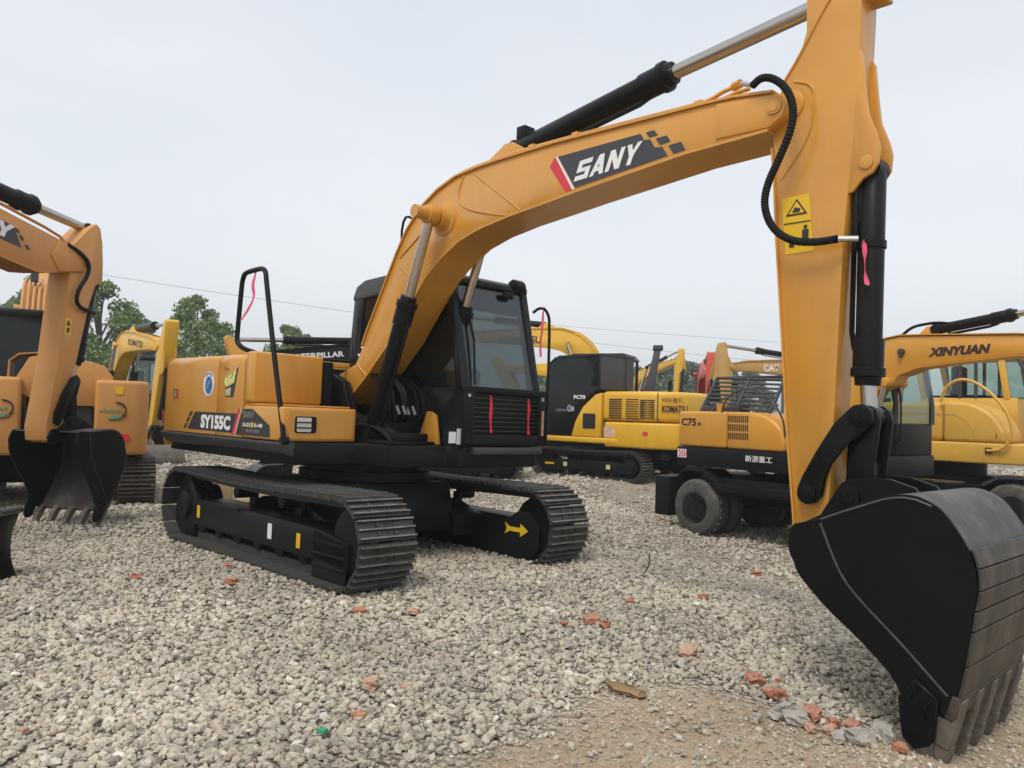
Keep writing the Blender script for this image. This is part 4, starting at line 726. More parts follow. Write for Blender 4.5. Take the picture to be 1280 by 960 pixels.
# two rear corner panels (plan outlines), dark bay between
for s, lab in ((-1, 'orange rear corner panel with leaf logo and red reflector'), (1, 'orange rear corner panel')):
    pln = [(-.2, s*1.05), (-1.25, s*1.05), (-1.46, s*1.03), (-1.57, s*.95), (-1.62, s*.82), (-1.63, s*.40), (-.2, s*.40)]
    p = MB().prism(pln if s < 0 else pln, .72, 1.68, 2).build('corner_panel', ORANGE2, SM, bevel=.05, segs=3, label=lab)
    # logo on the rear face, facing backwards (-x)
    yy = s*.62
    MB().tube([(-1.632, yy+.16*math.cos(R(t))*(1), 1.28+.11*math.sin(R(t))) for t in (200, 230, 260, 290)], .006, 5).build('logo_stroke', DBLACK, p)
    MB().tube(smoothpath([(-1.634, yy-.10, 1.22), (-1.636, yy-.15, 1.30), (-1.636, yy-.11, 1.38), (-1.636, yy-.02, 1.40)], 2), .009, 5).build('logo_stroke', DBLACK, p)
    MB().prism([(yy+.06, 1.19), (yy-.02, 1.235), (yy-.10, 1.23), (yy-.04, 1.19), (yy+.02, 1.18)], -1.634, -1.631, 0).build('logo_leaf', DGREEN, p, smooth=0)
    for k_ in range(6): MB().box(-1.636, -1.632, yy+.16-.042*k_-.026, yy+.16-.042*k_, 1.275, 1.30+.012*(k_ % 2)).build('logo_mark', DGREEN, p)
    if s < 0:
        MB().prism([(-.50, .90), (-.80, .90), (-.83, .95), (-.80, .99), (-.50, 1.0)], -1.638, -1.622, 0).build('red_reflector', DRED, p)
        MB().box(-1.632, -1.626, -.72, -.63, 1.50, 1.60).build('small_sticker', DYEL, p)
MB().box(-1.45, -.2, -.39, .39, .80, 1.35).build('engine', DGREY, SM, bevel=.03)
m = MB().cyl((-1.46, -.2, 1.2), (-1.46, -.05, 1.2), .1, 12).cyl((-1.3, .2, 1.3), (-1.3, .2, 1.5), .07, 12).box(-1.5, -1.3, -.1, .25, .85, 1.1)
m.tube(smoothpath([(-1.5, -.35, 1.0), (-1.52, -.1, 1.3), (-1.5, .15, 1.1), (-1.45, .33, 1.35)], 2), .03, 8); m.build('engine_fittings', BLACK, SM)
MB().box(-.6, -.2, -.39, .39, 1.35, 1.68).build('radiator', BLACK, SM)
hd = [(-.62, 1.36), (-.585, 1.50), (-.52, 1.66), (-.40, 1.80), (-.2, 1.92), (.0, 1.965), (.25, 1.985), (.45, 1.96), (.54, 1.88), (.55, 1.60), (.54, 1.35)]
MB().ribbon([(y, z) for y, z in hd], -1.5, -.75, .02, 0).build('raised_cover', ORANGE2, SM, smooth=40)
MB().prism([(-.625, 1.34), (-.60, 1.72), (-.50, 1.86), (-.2, 1.94), (.2, 1.97), (.34, 1.93), (.46, 1.70), (.50, 1.52), (.30, 1.42), (.16, 1.34)], -1.53, -1.50, 0).build('cover_face', ORANGE2, SM, bevel=.01)
MB().tube([(-1.3, .1, 1.36), (-1.2, .1, 1.9)], .015, 6).build('cover_strut', BLACK, SM)
c = MB().box(-.15, 1.25, .12, 1.02, .80, 1.45).build('cab', GLOSSB, SM, bevel=.03)
MB().box(-.16, 1.1, .10, 1.04, 2.55, 2.66).build('roof', GLOSSB, c, bevel=.04, segs=3)
for y in (.15, .99):
    for P_ in ([(-.11, y, 1.44), (-.11, y, 2.57)], [(1.2, y, 1.44), (1.0, y, 2.57)]): MB().tube(P_, .035, 6).build('post', GLOSSB, c)
MB().box(-.125, -.115, .15, .99, 1.45, 2.55).build('rear_window', GLASSB, c, smooth=0)
for y in (.13, 1.01): MB().prism([(-.1, 1.45), (1.19, 1.45), (1.0, 2.55), (-.1, 2.55)], y-.004, y+.004).build('side_window', GLASSD, c, smooth=0)
MB().box(.2, .65, .4, .8, 1.45, 1.5).box(.15, .25, .4, .8, 1.5, 2.1).build('seat', SEATM, c, bevel=.03)
sb = xf([(p[0]*.78+.35, p[1]*.80+.05) for p in BOOM], None, (.19, 1.38), .24)
bo = MB().prism(sb, .30, .58).build('boom', ORANGE2, SM, bevel=.006)
for y in (.30, .37, .44, .51, .58): MB().tube(smoothpath([(q[0], y, q[1]) for q in xf([(.35+.76*q[0], .10+.80*q[1]) for q in ((.35, 2.5), (.6, 2.95), (.80, 3.22), (1.05, 3.42), (1.4, 3.53), (1.9, 3.56))], None, (.19, 1.38), .24)], 2), .022, 6).build('boom_pipe', ORANGE2, bo, smooth=60)
MB().box(.85, 1.0, .4, .5, 3.18, 3.36).build('boom_lamp', DGREY, bo)
sa = xf(xf([(p[0]*.78+.35, p[1]*.8+.05) for p in ARM2], None, (3.75, 2.72), -.7), None, (.19, 1.38), .24)
MB().prism(sa, .34, .54).build('arm', ORANGE2, SM, bevel=.006)
for s in (-1, 1): cylinder(SM, 'boom_cylinder', (.75, .44+s*.2, .95), (.80, .44+s*.2, 1.95), (.85, .44+s*.2, 2.75), .06, .036, rod=ORANGE2)

# ------------------------------------------------------------------ small yellow excavator with a black cab
PC = thing('crawler_excavator', (2.29, 17.7, -.05), math.atan2(.65, -.76), 'small yellow excavator with a black boxy cab and louvred engine side', 'excavator')
tp = make_tracks(PC, .93, .45, 1.42, .68, 40, fz=(.22, .42), rollers=5)
for s, tr, fr in tp:
    yo = s*(.93+.125)
    for x in (.55, -.55): plate([(x-.05, .28), (x+.05, .28), (x+.05, .37), (x-.05, .37)], yo, s*.003, 'sticker', mat('pale_yellow_decal', (.62, .58, .25), .5), fr)
    plate([(.85, .30), (1.1, .30), (1.1, .34), (.85, .34)], yo, s*.003, 'arrow_sticker', DYEL, fr)
MB().box(-.7, .7, -.8, .8, .3, .64).build('car_body', BLACK, PC, bevel=.02)
MB().cyl((0, 0, .62), (0, 0, .78), .45, 24).build('swing_bearing', BLACK, PC)
MB().box(-1.3, 1.2, -1.0, 1.0, .70, .80).build('revolving_frame', BLACK, PC, bevel=.02)
MB().box(-.8, 1.22, .85, 1.10, .80, .92).build('side_sill', KYELLOW, PC, bevel=.03, segs=3)
rear = [(-1.45, 1.07), (-1.72, .98), (-1.93, .78), (-2.05, .5), (-2.1, 0), (-2.05, -.5), (-1.93, -.78), (-1.72, -.98), (-1.45, -1.07)]
cwp = MB().prism([(-.45, 1.09), (-1.3, 1.10)]+[(x*1.02, y*1.03) for x, y in rear]+[(-.45, -1.09)], .74, 1.26, 2).build('counterweight', KYELLOW, PC, bevel=.05, segs=3)
MB().box(-1.50, -1.38, 1.095, 1.103, 1.0, 1.08).build('reflector', DRED, cwp)
hb = MB().prism([(-.36, 1.05), (-1.2, 1.07)]+rear+[(-.36, -1.05)], 1.28, 1.89, 2).build('engine_hood', KYELLOW, PC, bevel=.09, segs=4)
sp_ = MB().prism([(.40, .93), (-.355, .93), (-.355, 1.86), (-.20, 1.82), (.12, 1.55), (.30, 1.25)], .9, 1.07).build('side_panel', KYELLOW, PC, bevel=.02)
MB().prism(rrect(-.22, .10, 1.10, 1.42, .03), 1.071, 1.076).build('door_recess', DBLACK, sp_)
for x0, x1 in ((-.86, -.55), (-1.26, -.96)):
    for i in range(9): MB().box(x0, x1, 1.055, 1.072, 1.33+.048*i, 1.352+.048*i).build('louvre', DBROWN, hb)
dch = Vector((-.64, -.5, 0)).normalized()
for i in range(9):
    z = 1.36+.044*i; MB().obox((-1.45, 1.062, z), (.30, .02, .02), (0, 0, .22)).build('louvre', DBROWN, hb)
MB().box(-1.665, -1.65, .9, 1.01, 1.3, 1.86).build('panel_seam', DBLACK, hb)
text('KOMATSU', hb, DBROWN, (-1.745, .985, 1.48), (-.72, -.69, 0), Z1, .52, .14, bold=.03, name='maker_lettering')
text('特实重机', hb, DBROWN, (-1.745, .985, 1.68), (-.72, -.69, 0), Z1, .42, .09, name='maker_lettering')
cbp = MB().prism([(-.30, 1.87), (-.1, 1.8), (.18, 1.5), (.36, .93), (1.17, .93), (1.16, 1.6), (-.30, 1.6)], .08, 1.055)
cbp = MB().prism([(-.30, 1.90), (-.16, 1.86), (.16, 1.55), (.36, .93), (1.17, .93), (1.13, 2.04), (-.30, 2.0)], .08, 1.055).build('cab', GLOSSB, PC, bevel=.015)
for y in (.095, 1.045): MB().prism([(-.30, 1.99), (1.13, 2.03), (1.02, 2.5), (.84, 2.63), (-.30, 2.63)], y-.008, y+.008).build('side_window', GLASSB, cbp, smooth=0)
MB().prism([(-.31, 2.60), (.85, 2.60), (.80, 2.665), (-.31, 2.68)], .07, 1.065).build('roof', GLOSSB, cbp, bevel=.015)
for y in (.10, 1.04):
    for P_ in ([(-.28, y, 1.95), (-.28, y, 2.63)], [(1.13, y, 2.0), (1.02, y, 2.5), (.86, y, 2.62)]): MB().tube(P_, .03, 6).build('post', GLOSSB, cbp)
rw = MB().box(-.325, -.30, .09, 1.05, 1.93, 2.66).build('rear_wall', DGREY, cbp, bevel=.01)
MB().box(-.36, -.326, -.22, 1.06, 2.655, 2.685).build('roof_edge', DGREY, rw)
MB().box(-.335, -.326, -.2, .09, 1.93, 2.655).build('wall_extension', DGREY, rw)
MB().add([(1.135, .1, 2.03), (1.135, 1.04, 2.03), (1.025, 1.04, 2.5), (1.025, .1, 2.5), (1.127, .1, 2.03), (1.127, 1.04, 2.03), (1.017, 1.04, 2.5), (1.017, .1, 2.5)], [(0, 1, 2, 3), (7, 6, 5, 4), (0, 4, 5, 1), (1, 5, 6, 2), (2, 6, 7, 3), (3, 7, 4, 0)]).build('windshield', GLASSD, cbp, smooth=0)
text('PC70', cbp, WHITE, (.36, 1.057, 1.72), (-1, 0, 0), Z1, .30, .085, bold=.04, name='model_lettering')
text('KOMATSU', cbp, DGREY2, (.82, 1.057, 1.45), (-1, 0, 0), Z1, .28, .055, name='maker_lettering')
MB().prism(ell(.47, 1.52, .06, .075), 1.056, 1.059).prism(ell(.385, 1.51, .045, .055), 1.056, 1.0585).build('round_emblem', DGREY2, cbp, smooth=0)
MB().prism(ell(.47, 1.52, .035, .045), 1.060, 1.062).build('emblem_disc', DBLUE, cbp, smooth=0)
MB().prism([(-.45, .95), (-.72, .95), (-.72, 1.16), (-.45, 1.16)], 1.092, 1.094).build('notice_sticker', mat('pink_notice', (.6, .42, .3), .5, var=.5, scale=25), cwp, smooth=0)
bo = MB().prism([(p[0]*.72+.25, p[1]*.74) for p in BOOM], -.45, -.2).build('boom', KYELLOW, PC, bevel=.006)
MB().prism(xf([(p[0]*.72+.25, p[1]*.74) for p in ARM], None, (3.4, 2.47), -.6), -.43, -.22).build('arm', KYELLOW, PC, bevel=.006)
for s in (-.5, -.15): cylinder(PC, 'boom_cylinder', (.8, s, .9), (1.0, s, 1.7), (1.18, s, 2.3), .055, .034, rod=KYELLOW)
bucket(PC, (2.55, .75), R(-25), .62, .30, BUCK, WORN, TOOTH, teeth=4)

# ------------------------------------------------------------------ wheeled machines
def wheel(root, x, y, r, w_, s, z=None):
    z = r if z is None else z
    t = MB().lathe([(-w_/2, r*.56), (-w_/2-.005, r*.70), (-w_/2+.01, r*.9), (-w_/2+.05, r*.985), (-w_/2+.06, r), (w_/2-.06, r), (w_/2-.05, r*.985), (w_/2-.01, r*.9), (w_/2+.005, r*.70), (w_/2, r*.56)], (x, y, z), (0, 1, 0), 36)
    for i in range(24):
        a = 2*math.pi*i/24; t.obox((x+(r-.004)*math.cos(a), y, z+(r-.004)*math.sin(a)), (.02, w_-.1, .035), (0, -a, .35))
    wh = t.build('wheel', TYRE, root, smooth=35)
    sy = y+s*w_/2
    MB().lathe([(0, r*.56), (-.03, r*.53), (-.10, r*.48), (-.11, r*.20), (-.05, r*.19), (-.045, r*.12), (-.03, r*.12)], (x, sy, z), (0, s, 0), 24).build('rim', BLACK, wh, smooth=40)
    q = MB()
    for i in range(8):
        a = 2*math.pi*i/8; q.cyl((x+r*.33*math.cos(a), sy-s*.11, z+r*.33*math.sin(a)), (x+r*.33*math.cos(a), sy-s*.085, z+r*.33*math.sin(a)), .014, 6)
    q.build('wheel_nut', DGREY, wh)
    return wh
CW = thing('wheeled_excavator', (4.16, 10.95, -.31), math.atan2(-.8, .6), 'amber wheeled excavator with black chassis and raised grille hood behind the upright arm', 'excavator')
for x in (-1.22, 1.25):
    for s in (-1, 1): wheel(CW, x, s*.88, .40, .30, s)
    for s in (-1, 1): wheel(CW, x, s*.52, .40, .26, s)
    MB().cyl((x, -.9, .4), (x, .9, .4), .09, 12).build('axle', BLACK, CW)
ch = MB().box(-1.6, 1.7, -.45, .45, .45, .85).box(-1.0, 1.0, -.9, .9, .60, .85).build('chassis', BLACK, CW, bevel=.02)
for s in (-1, 1):
    fd = [(-1.56, .80), (-1.44, .935), (-1.07, .945), (-.80, .77), (.85, .77), (1.0, .93), (1.5, .93), (1.5, .90), (1.02, .90), (.86, .66), (-.81, .66), (-1.09, .91), (-1.42, .905), (-1.53, .79)]
    MB().prism(fd, s*.55, s*1.03).build('fender', BLACK, ch, bevel=.006)
MB().box(-2.0, -1.72, -1.0, 1.0, .22, .80).build('stabiliser_blade', BLACK, CW, bevel=.03)
MB().box(-1.75, -1.5, -.3, .3, .4, .7).build('blade_arm', BLACK, CW)
MB().cyl((0, 0, .85), (0, 0, 1.0), .5, 24).build('swing_bearing', BLACK, CW)
bb = MB().prism([(-1.68, -.75), (-1.58, -1.0), (.30, -1.0), (.9, -.9), (1.15, -.3), (1.15, .95), (-1.58, 1.0), (-1.68, .75)], .98, 1.25, 2).build('base_band', BLACK, CW, bevel=.02)
hp_ = [(-1.56, 1.255), (.18, 1.255), (.195, 1.40)] + [(-.40+.59*math.cos(R(t)), 1.40+.355*math.sin(R(t))) for t in range(8, 91, 10)] + [(-1.50, 1.758), (-1.56, 1.70)]
hd1 = MB().prism([p for p in hp_ if p[0] > -.70]+[(-.703, 1.757), (-.703, 1.255)], -1.0, -.35).build('front_cover', CORANGE, CW, bevel=.035, segs=3)
hd2 = MB().prism([(-1.56, 1.255), (-.713, 1.255), (-.713, 1.758), (-1.56, 1.752)], -1.0, .98).build('engine_hood', CORANGE, CW, bevel=.04, segs=3)
for j in range(3):
    for i in range(10): MB().box(-.675+.034*i, -.657+.034*i, -1.004, -.995, 1.385+.115*j, 1.475+.115*j).build('louvre', DBROWN, hd1)
text('C75', hd2, DBROWN, (-1.50, -1.003, 1.545), X1, Z1, .27, .11, bold=.035, name='model_lettering'); text('w', hd2, DBROWN, (-1.21, -1.003, 1.55), X1, Z1, .07, .05, bold=.03, name='model_lettering')
text('新源重工', bb, WHITE, (-.39, -1.004, 1.10), X1, Z1, .42, .085, bold=.01, name='maker_lettering')
cs = plate([(-1.56, 1.09), (-1.40, 1.09), (-1.40, 1.21), (-1.56, 1.21)], -1.002, -.003, 'chevron_sign', WHITE, bb, smooth=0)
for i in range(3):
    x = -1.545+.046*i; plate([(x, 1.10), (x+.024, 1.10), (x+.05, 1.15), (x+.024, 1.20), (x, 1.20), (x+.026, 1.15)], -1.007, -.001, 'chevron', DRED, cs, smooth=0)
# raised grille hood
Mh = Matrix.Translation((-1.42, -.30, 2.27)) @ Matrix.Rotation(R(58), 4, 'X') @ Matrix.Rotation(R(-3), 4, 'Z') @ Matrix.Scale(.62, 4, (0, 1, 0))
gh = bpy.data.objects.new('raised_hood', MB().box(0, 1.15, -1.15, -1.11, -.02, .02).box(0, 1.15, -.04, 0, -.02, .02).box(-.03, .01, -1.15, 0, -.02, .02).box(1.14, 1.18, -1.15, 0, -.02, .02).box(.55, .60, -1.11, -.04, -.015, .015).mesh('raised_hood', .006)); gh.data.materials.append(DGREY); COL.objects.link(gh); gh.parent = CW; gh.matrix_local = Mh
sm_ = MB().box(0, .52, -.018, .018, -.012, .012).mesh('hood_slat'); sm_.materials.append(DGREY)
for i in range(9):
    for q in (0.02, .61): inst(sm_, 'hood_slat', gh, Matrix.Translation((q, -.14-.115*i, 0)))
MB().prism([(-.30, 2.27), (-.62, 1.78), (-.20, 1.78)], -1.425, -1.41, 0).build('hood_side', DGREY, CW)
MB().prism([(.05, 2.28), (-.30, 2.28), (-.30, 2.25), (.05, 2.25)], -1.42, -.27, 0).build('hood_top', DGREY, CW, bevel=.008)
MB().prism([(.0, 1.76), (.02, 1.76), (.02, 2.0), (.0, 2.0)], -.9, -.88)
m = MB().tube([(-1.1, -.85, 1.76), (-1.0, -.6, 2.0)], .012, 6); m.build('hood_strut', DGREY, CW)
m = MB().box(-1.35, -1.15, -.75, -.55, 1.757, 1.83).box(-1.0, -.75, -.7, -.45, 1.757, 1.85).cyl((-1.3, -.6, 1.85), (-1.1, -.6, 1.85), .05, 12).box(-.95, -.80, -.92, -.80, 1.757, 1.82); m.build('engine_fittings', DGREY, CW, bevel=.01)
MB().box(-.9, -.82, -.97, -.85, 1.757, 1.87).build('hood_bracket', CORANGE, CW)
MB().tube(smoothpath([(-.80, -.98, 1.74), (-.72, -1.0, 1.95), (-.45, -1.0, 2.08), (-.2, -1.0, 2.05), (.05, -1.0, 1.88), (.18, -.99, 1.66), (.2, -.98, 1.45)], 2), .014, 6).build('hose', DGREY, CW, smooth=60)
c = MB().box(-.35, 1.12, .02, .95, 1.25, 1.66).build('cab', BLACK, CW, bevel=.02)
MB().box(-.37, 1.05, -.04, .97, 2.56, 2.66).build('roof', DGREY, c, bevel=.03)
for y in (.0, .93):
    for P_ in ([(-.33, y, 1.65), (-.30, y, 2.58)], [(.4, y, 1.65), (.4, y, 2.58)], [(1.12, y, 1.65), (1.12, y, 1.9), (1.0, y, 2.58)]): MB().tube(P_, .035, 6).build('post', DGREY, c)
    MB().prism([(-.32, 1.66), (1.11, 1.66), (1.11, 1.9), (1.0, 2.56), (-.3, 2.56)], y-.005, y+.005).build('side_window', GLASSG, c, smooth=0)
MB().box(-.325, -.315, .03, .9, 1.67, 2.55).build('rear_window', GLASSG, c, smooth=0)
MB().box(1.108, 1.118, .05, .9, 1.67, 2.5).build('windshield', GLASSG, c, smooth=0)
MB().box(0, .4, .3, .7, 1.66, 1.72).box(-.1, .0, .3, .7, 1.72, 2.3).build('seat', SEATM, c, bevel=.03)
text('L', c, WHITE, (-.1, -.044, 1.45), X1, Z1, .05, .08, name='lettering')
MB().tube(smoothpath([(1.13, -.02, 2.1), (1.2, -.06, 2.08), (1.22, -.06, 1.75), (1.2, -.06, 1.45), (1.13, -.02, 1.42)], 1), .012, 6).build('grab_rail', BLACK, c, smooth=60)
cbm = [(1.02, 2.67), (1.32, 2.717), (1.65, 2.703), (2.62, 2.657), (3.45, 2.55), (3.5, 2.48), (3.42, 2.42), (2.62, 2.45), (1.99, 2.396), (1.536, 2.344), (1.31, 2.26), (1.233, 2.137), (1.17, 2.106), (1.05, 2.06), (.75, 1.6), (.55, 1.28), (.38, 1.30), (.36, 1.5), (.62, 2.2), (.8, 2.5)]
bo = MB().prism(cbm, -.31, -.02).build('boom', CORANGE, CW, bevel=.006)
MB().ribbon([(.8, 2.51), (1.02, 2.68), (1.32, 2.728), (1.65, 2.714), (2.62, 2.668), (3.4, 2.565)], -.33, 0, .014).build('flange', CORANGE, bo)
MB().ribbon([(1.31, 2.255), (1.536, 2.338), (1.99, 2.390), (2.62, 2.444), (3.4, 2.414)], -.33, 0, -.012).build('flange', CORANGE, bo)
text('XINYUAN', bo, DBROWN, (1.66, -.313, 2.452), (1, 0, .028), Z1, .66, .108, bold=.06, slant=.03, name='maker_lettering')
MB().cyl((1.35, -.31, 2.53), (1.35, -.36, 2.53), .04, 12).cyl((1.35, -.34, 2.46), (1.35, -.36, 2.50), .02, 8).build('boom_lamp', DGREY, bo, bevel=.008)
MB().prism([(1.47, 2.71), (1.70, 2.71), (1.70, 2.82), (1.60, 2.83)], -.22, -.12).build('cylinder_lug', CORANGE, bo, bevel=.005)
cylinder(CW, 'arm_cylinder', (1.70, -.17, 2.79), (2.56, -.17, 2.905), (3.4, -.17, 3.0), .06, .036)
MB().tube(smoothpath([(1.28, -.2, 2.73), (1.4, -.2, 2.83), (1.55, -.2, 2.86), (1.75, -.2, 2.87), (1.95, -.2, 2.82)], 2), .018, 6).build('hose', RUBBER, bo, smooth=60)
MB().prism([(3.3, 3.1), (3.5, 3.15), (3.65, 2.6), (3.6, 1.2), (3.5, .9), (3.4, .95), (3.36, 2.4)], -.28, -.05).build('arm', CORANGE, CW, bevel=.01)
for y in (-.36, .03): cylinder(CW, 'boom_cylinder', (.95, y, 1.2), (1.08, y, 1.8), (1.17, y, 2.16), .05, .03, rod=CORANGE)
bucket(CW, (3.52, .98), R(-10), .72, .32, BUCK, WORN, TOOTH, teeth=4)

XW = thing('wheeled_excavator', (7.46, 13.5, -.35), math.atan2(-.77, .64), 'warm yellow wheeled excavator with rounded fuel cover and glazed cab at the right edge', 'excavator')
for x in (-1.3, 1.22):
    for s in (-1, 1): wheel(XW, x, s*.9, .42, .28, s)
    MB().cyl((x, -.9, .42), (x, .9, .42), .09, 12).build('axle', BLACK, XW)
ch = MB().box(-1.7, 1.8, -.5, .5, .45, .88).build('chassis', BLACK, XW, bevel=.02)
for s in (-1, 1):
    MB().prism([(.80, .80), (1.03, .94), (1.6, .95), (1.6, .91), (1.05, .90), (.83, .77)], s*.6, s*1.05).build('fender', DGREY, ch)
    MB().prism([(-1.75, .80), (-1.6, .94), (-1.0, .95), (-.8, .8), (.8, .78), (.8, .68), (-.85, .68), (-1.03, .91), (-1.58, .90)], s*.6, s*1.05).build('fender', BLACK, ch)
MB().cyl((0, 0, .88), (0, 0, 1.1), .5, 24).build('swing_bearing', BLACK, XW)
base = MB().prism([(-1.9, -.7), (-1.7, -1.02), (1.0, -1.02), (1.5, -.85), (1.6, -.3), (1.6, .95), (-1.7, 1.0), (-1.9, .7)], 1.11, 1.425, 2).build('base_band', XYELLOW, XW, bevel=.03, segs=3)
fr_ = [(.235, 1.43), (1.12, 1.43), (1.11, 1.6)] + [(.42+.69*math.cos(R(t)), 1.46+.59*math.sin(R(t))) for t in range(18, 91, 9)] + [(.235, 2.05)]
f1 = MB().prism(fr_, -1.0, -.25).build('rounded_cover', XYELLOW, XW, bevel=.09, segs=4)
f2 = MB().prism([(-1.75, 1.43), (.222, 1.43), (.222, 2.045), (-1.6, 2.035), (-1.75, 1.9)], -1.0, .95).build('engine_hood', XYELLOW, XW, bevel=.09, segs=4)
MB().tube([(-.4, -1.002, 1.86), (.2, -1.002, 1.86)], .006, 5).build('panel_crease', TYELLOW, f2); MB().tube([(.25, -1.002, 1.86), (.42, -1.002, 1.85), (.58, -1.002, 1.76), (.68, -1.002, 1.6), (.70, -1.002, 1.5)], .006, 5).build('panel_crease', TYELLOW, f1)
MB().box(.99, 1.01, -1.0, -.94, 1.50, 1.58).build('latch', DBROWN, f1)
c = MB().box(-.5, 1.0, -.12, .95, 1.43, 2.14).build('cab', XYELLOW, XW, bevel=.03)
MB().box(-.65, .95, -.15, .98, 2.78, 2.90).build('roof', XYELLOW, c, bevel=.05, segs=3)
for y in (-.1, .93):
    MB().prism([(-.62, 2.8), (-.50, 2.8), (-.40, 2.12), (-.48, 2.12)], y-.03, y+.03).build('post', XYELLOW, c, bevel=.008)
    MB().prism([(.70, 2.8), (.80, 2.8), (.90, 2.12), (.80, 2.12)], y-.03, y+.03).build('post', XYELLOW, c, bevel=.008)
    for x_ in (.14, .38): MB().tube([(x_, y, 2.13), (x_, y, 2.8)], .03, 6).build('window_bar', DGREY, c)
    MB().prism([(-.5, 2.79), (.70, 2.79), (.80, 2.15), (-.42, 2.15)], y-.005, y+.005).build('side_window', GLASSG, c, smooth=0)
    MB().tube([(-.49, y, 2.78), (-.41, y, 2.16), (.79, y, 2.16), (.70, y, 2.78)], .018, 6).build('window_seal', BLACK, c)
for y in (-.1, .92): MB().prism([(.86, 2.14), (1.15, 2.10), (1.13, 2.4), (.98, 2.78), (.80, 2.78)], y, y+.01).build('quarter_window', GLASSG, c, smooth=0)
for y in (-.1, .93): MB().tube([(1.16, y, 1.6), (1.15, y, 2.2), (1.13, y, 2.45), (.98, y, 2.8)], .03, 6).build('front_post', DGREY, c)
MB().box(-.05, .35, .3, .75, 2.0, 2.2).box(-.18, -.05, .3, .75, 2.1, 2.7).build('seat', SEATM, c, bevel=.05)
MB().tube(smoothpath([(.21, -1.03, 2.05), (.266, -1.05, 2.25), (.413, -1.05, 2.377), (.56, -1.05, 2.404), (.738, -1.05, 2.344), (.913, -1.05, 2.209), (1.085, -1.05, 2.021), (1.19, -1.05, 1.82), (1.236, -1.05, 1.627), (1.192, -1.05, 1.467), (1.086, -1.05, 1.33), (.885, -1.05, 1.312)], 2), .024, 8).build('hose', XYELLOW, XW, smooth=60)
m = MB().box(.86, .95, -1.045, -1.02, 1.27, 1.36); m.build('hose_bracket', DBROWN, XW)
xb = [(1.3, 1.45), (1.55, 1.9), (1.95, 2.7), (2.6, 3.2), (4.2, 3.3), (4.25, 3.1), (2.8, 2.9), (2.3, 2.5), (1.85, 1.55), (1.6, 1.2), (1.35, 1.2)]
MB().prism(xb, -.45, -.18).build('boom', XYELLOW, XW, bevel=.01)
MB().prism([(4.1, 3.6), (4.3, 3.6), (4.4, 3.0), (4.3, 1.3), (4.15, 1.3)], -.42, -.2).build('arm', XYELLOW, XW, bevel=.01)
bucket(XW, (4.22, 1.30), R(-5), .75, .35, BUCK, WORN, TOOTH, teeth=4)

# dozer blade poking in at the left edge
DB = thing('dozer_blade', (-3.90, 6.15, 0), R(0), 'black curved blade end with a pin eye poking in at the lower left edge', 'blade')
pr = [(.0, .50), (.10, .50), (.085, .44), (.055, .36), (.045, .26), (.05, .16), (.075, .08), (.11, -.02), (-.9, -.02), (-.95, .45)]
def sk(P): return [(x, z) for x, z in P]
v = MB().prism(pr, -.12, .10).build('blade_plate', BUCK, DB, bevel=.008)
MB().tube([(-.9, -.05, .49), (.02, -.05, .505), (.09, -.06, .525)], [.03, .028, .035], 10).build('top_rail', DGREY, v, smooth=50)
MB().cyl((.09, -.14, .525), (.09, .12, .525), .03, 14).build('pin_eye', DGREY, v)
# ------------------------------------------------------------------ ground
def S(t): t = np.clip(t, 0, 1); return t*t*(3-2*t)
rng = np.random.default_rng(11)
_ph = rng.uniform(0, 6.28, (24, 2)); _fr = rng.normal(0, 1, (24, 2)); _fr *= (rng.uniform(.5, 3.2, (24, 1))/np.linalg.norm(_fr, axis=1, keepdims=True))
def waves(x, y):
    h = 0
    for i in range(24): h = h + np.sin(_fr[i, 0]*x+_fr[i, 1]*y+_ph[i, 0])/(1+np.hypot(*_fr[i]))
    return h/6.
def hfun(x, y):
    x = np.asarray(x, float); y = np.asarray(y, float)
    raw = (.3+.25*S((y-5)/4))*S((x-.8)/3.6)
    h = -np.minimum(raw, .30)*(1-S((y-13.2)/3.5))
    near = S((y-2)/3)*1.0
    h = h + .05*waves(x, y)*(.35+.65*S((np.hypot(x+1.4, y-8)-3)/3))
    h = h + .05*np.exp(-(((x+.1)/1.3)**2+((y-6.2)/.7)**2))*0
    h = h - .085*np.exp(-(((x-2.3)/.75)**2+((y-3.85)/.75)**2))      # hollow dug where the bucket rests
    return h
_dn = rng.uniform(0, 6.28, (16, 2)); _df = rng.normal(0, 1, (16, 2))*2.2
def dnoise(x, y):
    v = 0
    for i in range(16): v = v + np.sin(_df[i, 0]*x+_df[i, 1]*y+_dn[i, 0])
    return v/8.
# boundary of the bare earth in the foreground: y below this curve is earth
EX = np.array([-3.0, -.75, -.65, -.39, -.11, .27, .66, 1.06, 1.26, 1.44, 1.82, 2.3, 3.2, 4.5]); EY = np.array([2.2, 2.85, 3.02, 3.34, 3.48, 3.68, 3.92, 4.12, 3.98, 3.85, 3.9, 4.2, 4.8, 5.6])
def earth(x, y):
    e = S((np.interp(x, EX, EY)-y)/.60+.5+.55*dnoise(x*1.3, y*1.3))
    e2 = S((x-1.0)/1.2)*S((y-7.0)/2.5)*(1-S((y-20)/4))*.42      # trodden strip towards the wheeled machines
    e3 = S((x-1.9)/1.0)*S((8-y)/2.)*.55
    return np.clip(np.maximum(np.maximum(e, e2+.22*dnoise(x*.6, y*.6)*S((x-1)/1.)), e3+.2*dnoise(x, y)*S((x-1.9)/.8)), 0, 1)
def axis_pts(a, b, fine, lim):
    c = np.arange(a, b+fine/2, fine); out = [b]; st = fine
    while out[-1] < lim: st *= 1.12; out.append(out[-1]+st)
    low = [a]; st = fine
    while low[-1] > -lim: st *= 1.12; low.append(low[-1]-st)
    return np.unique(np.concatenate([low, c, out]))
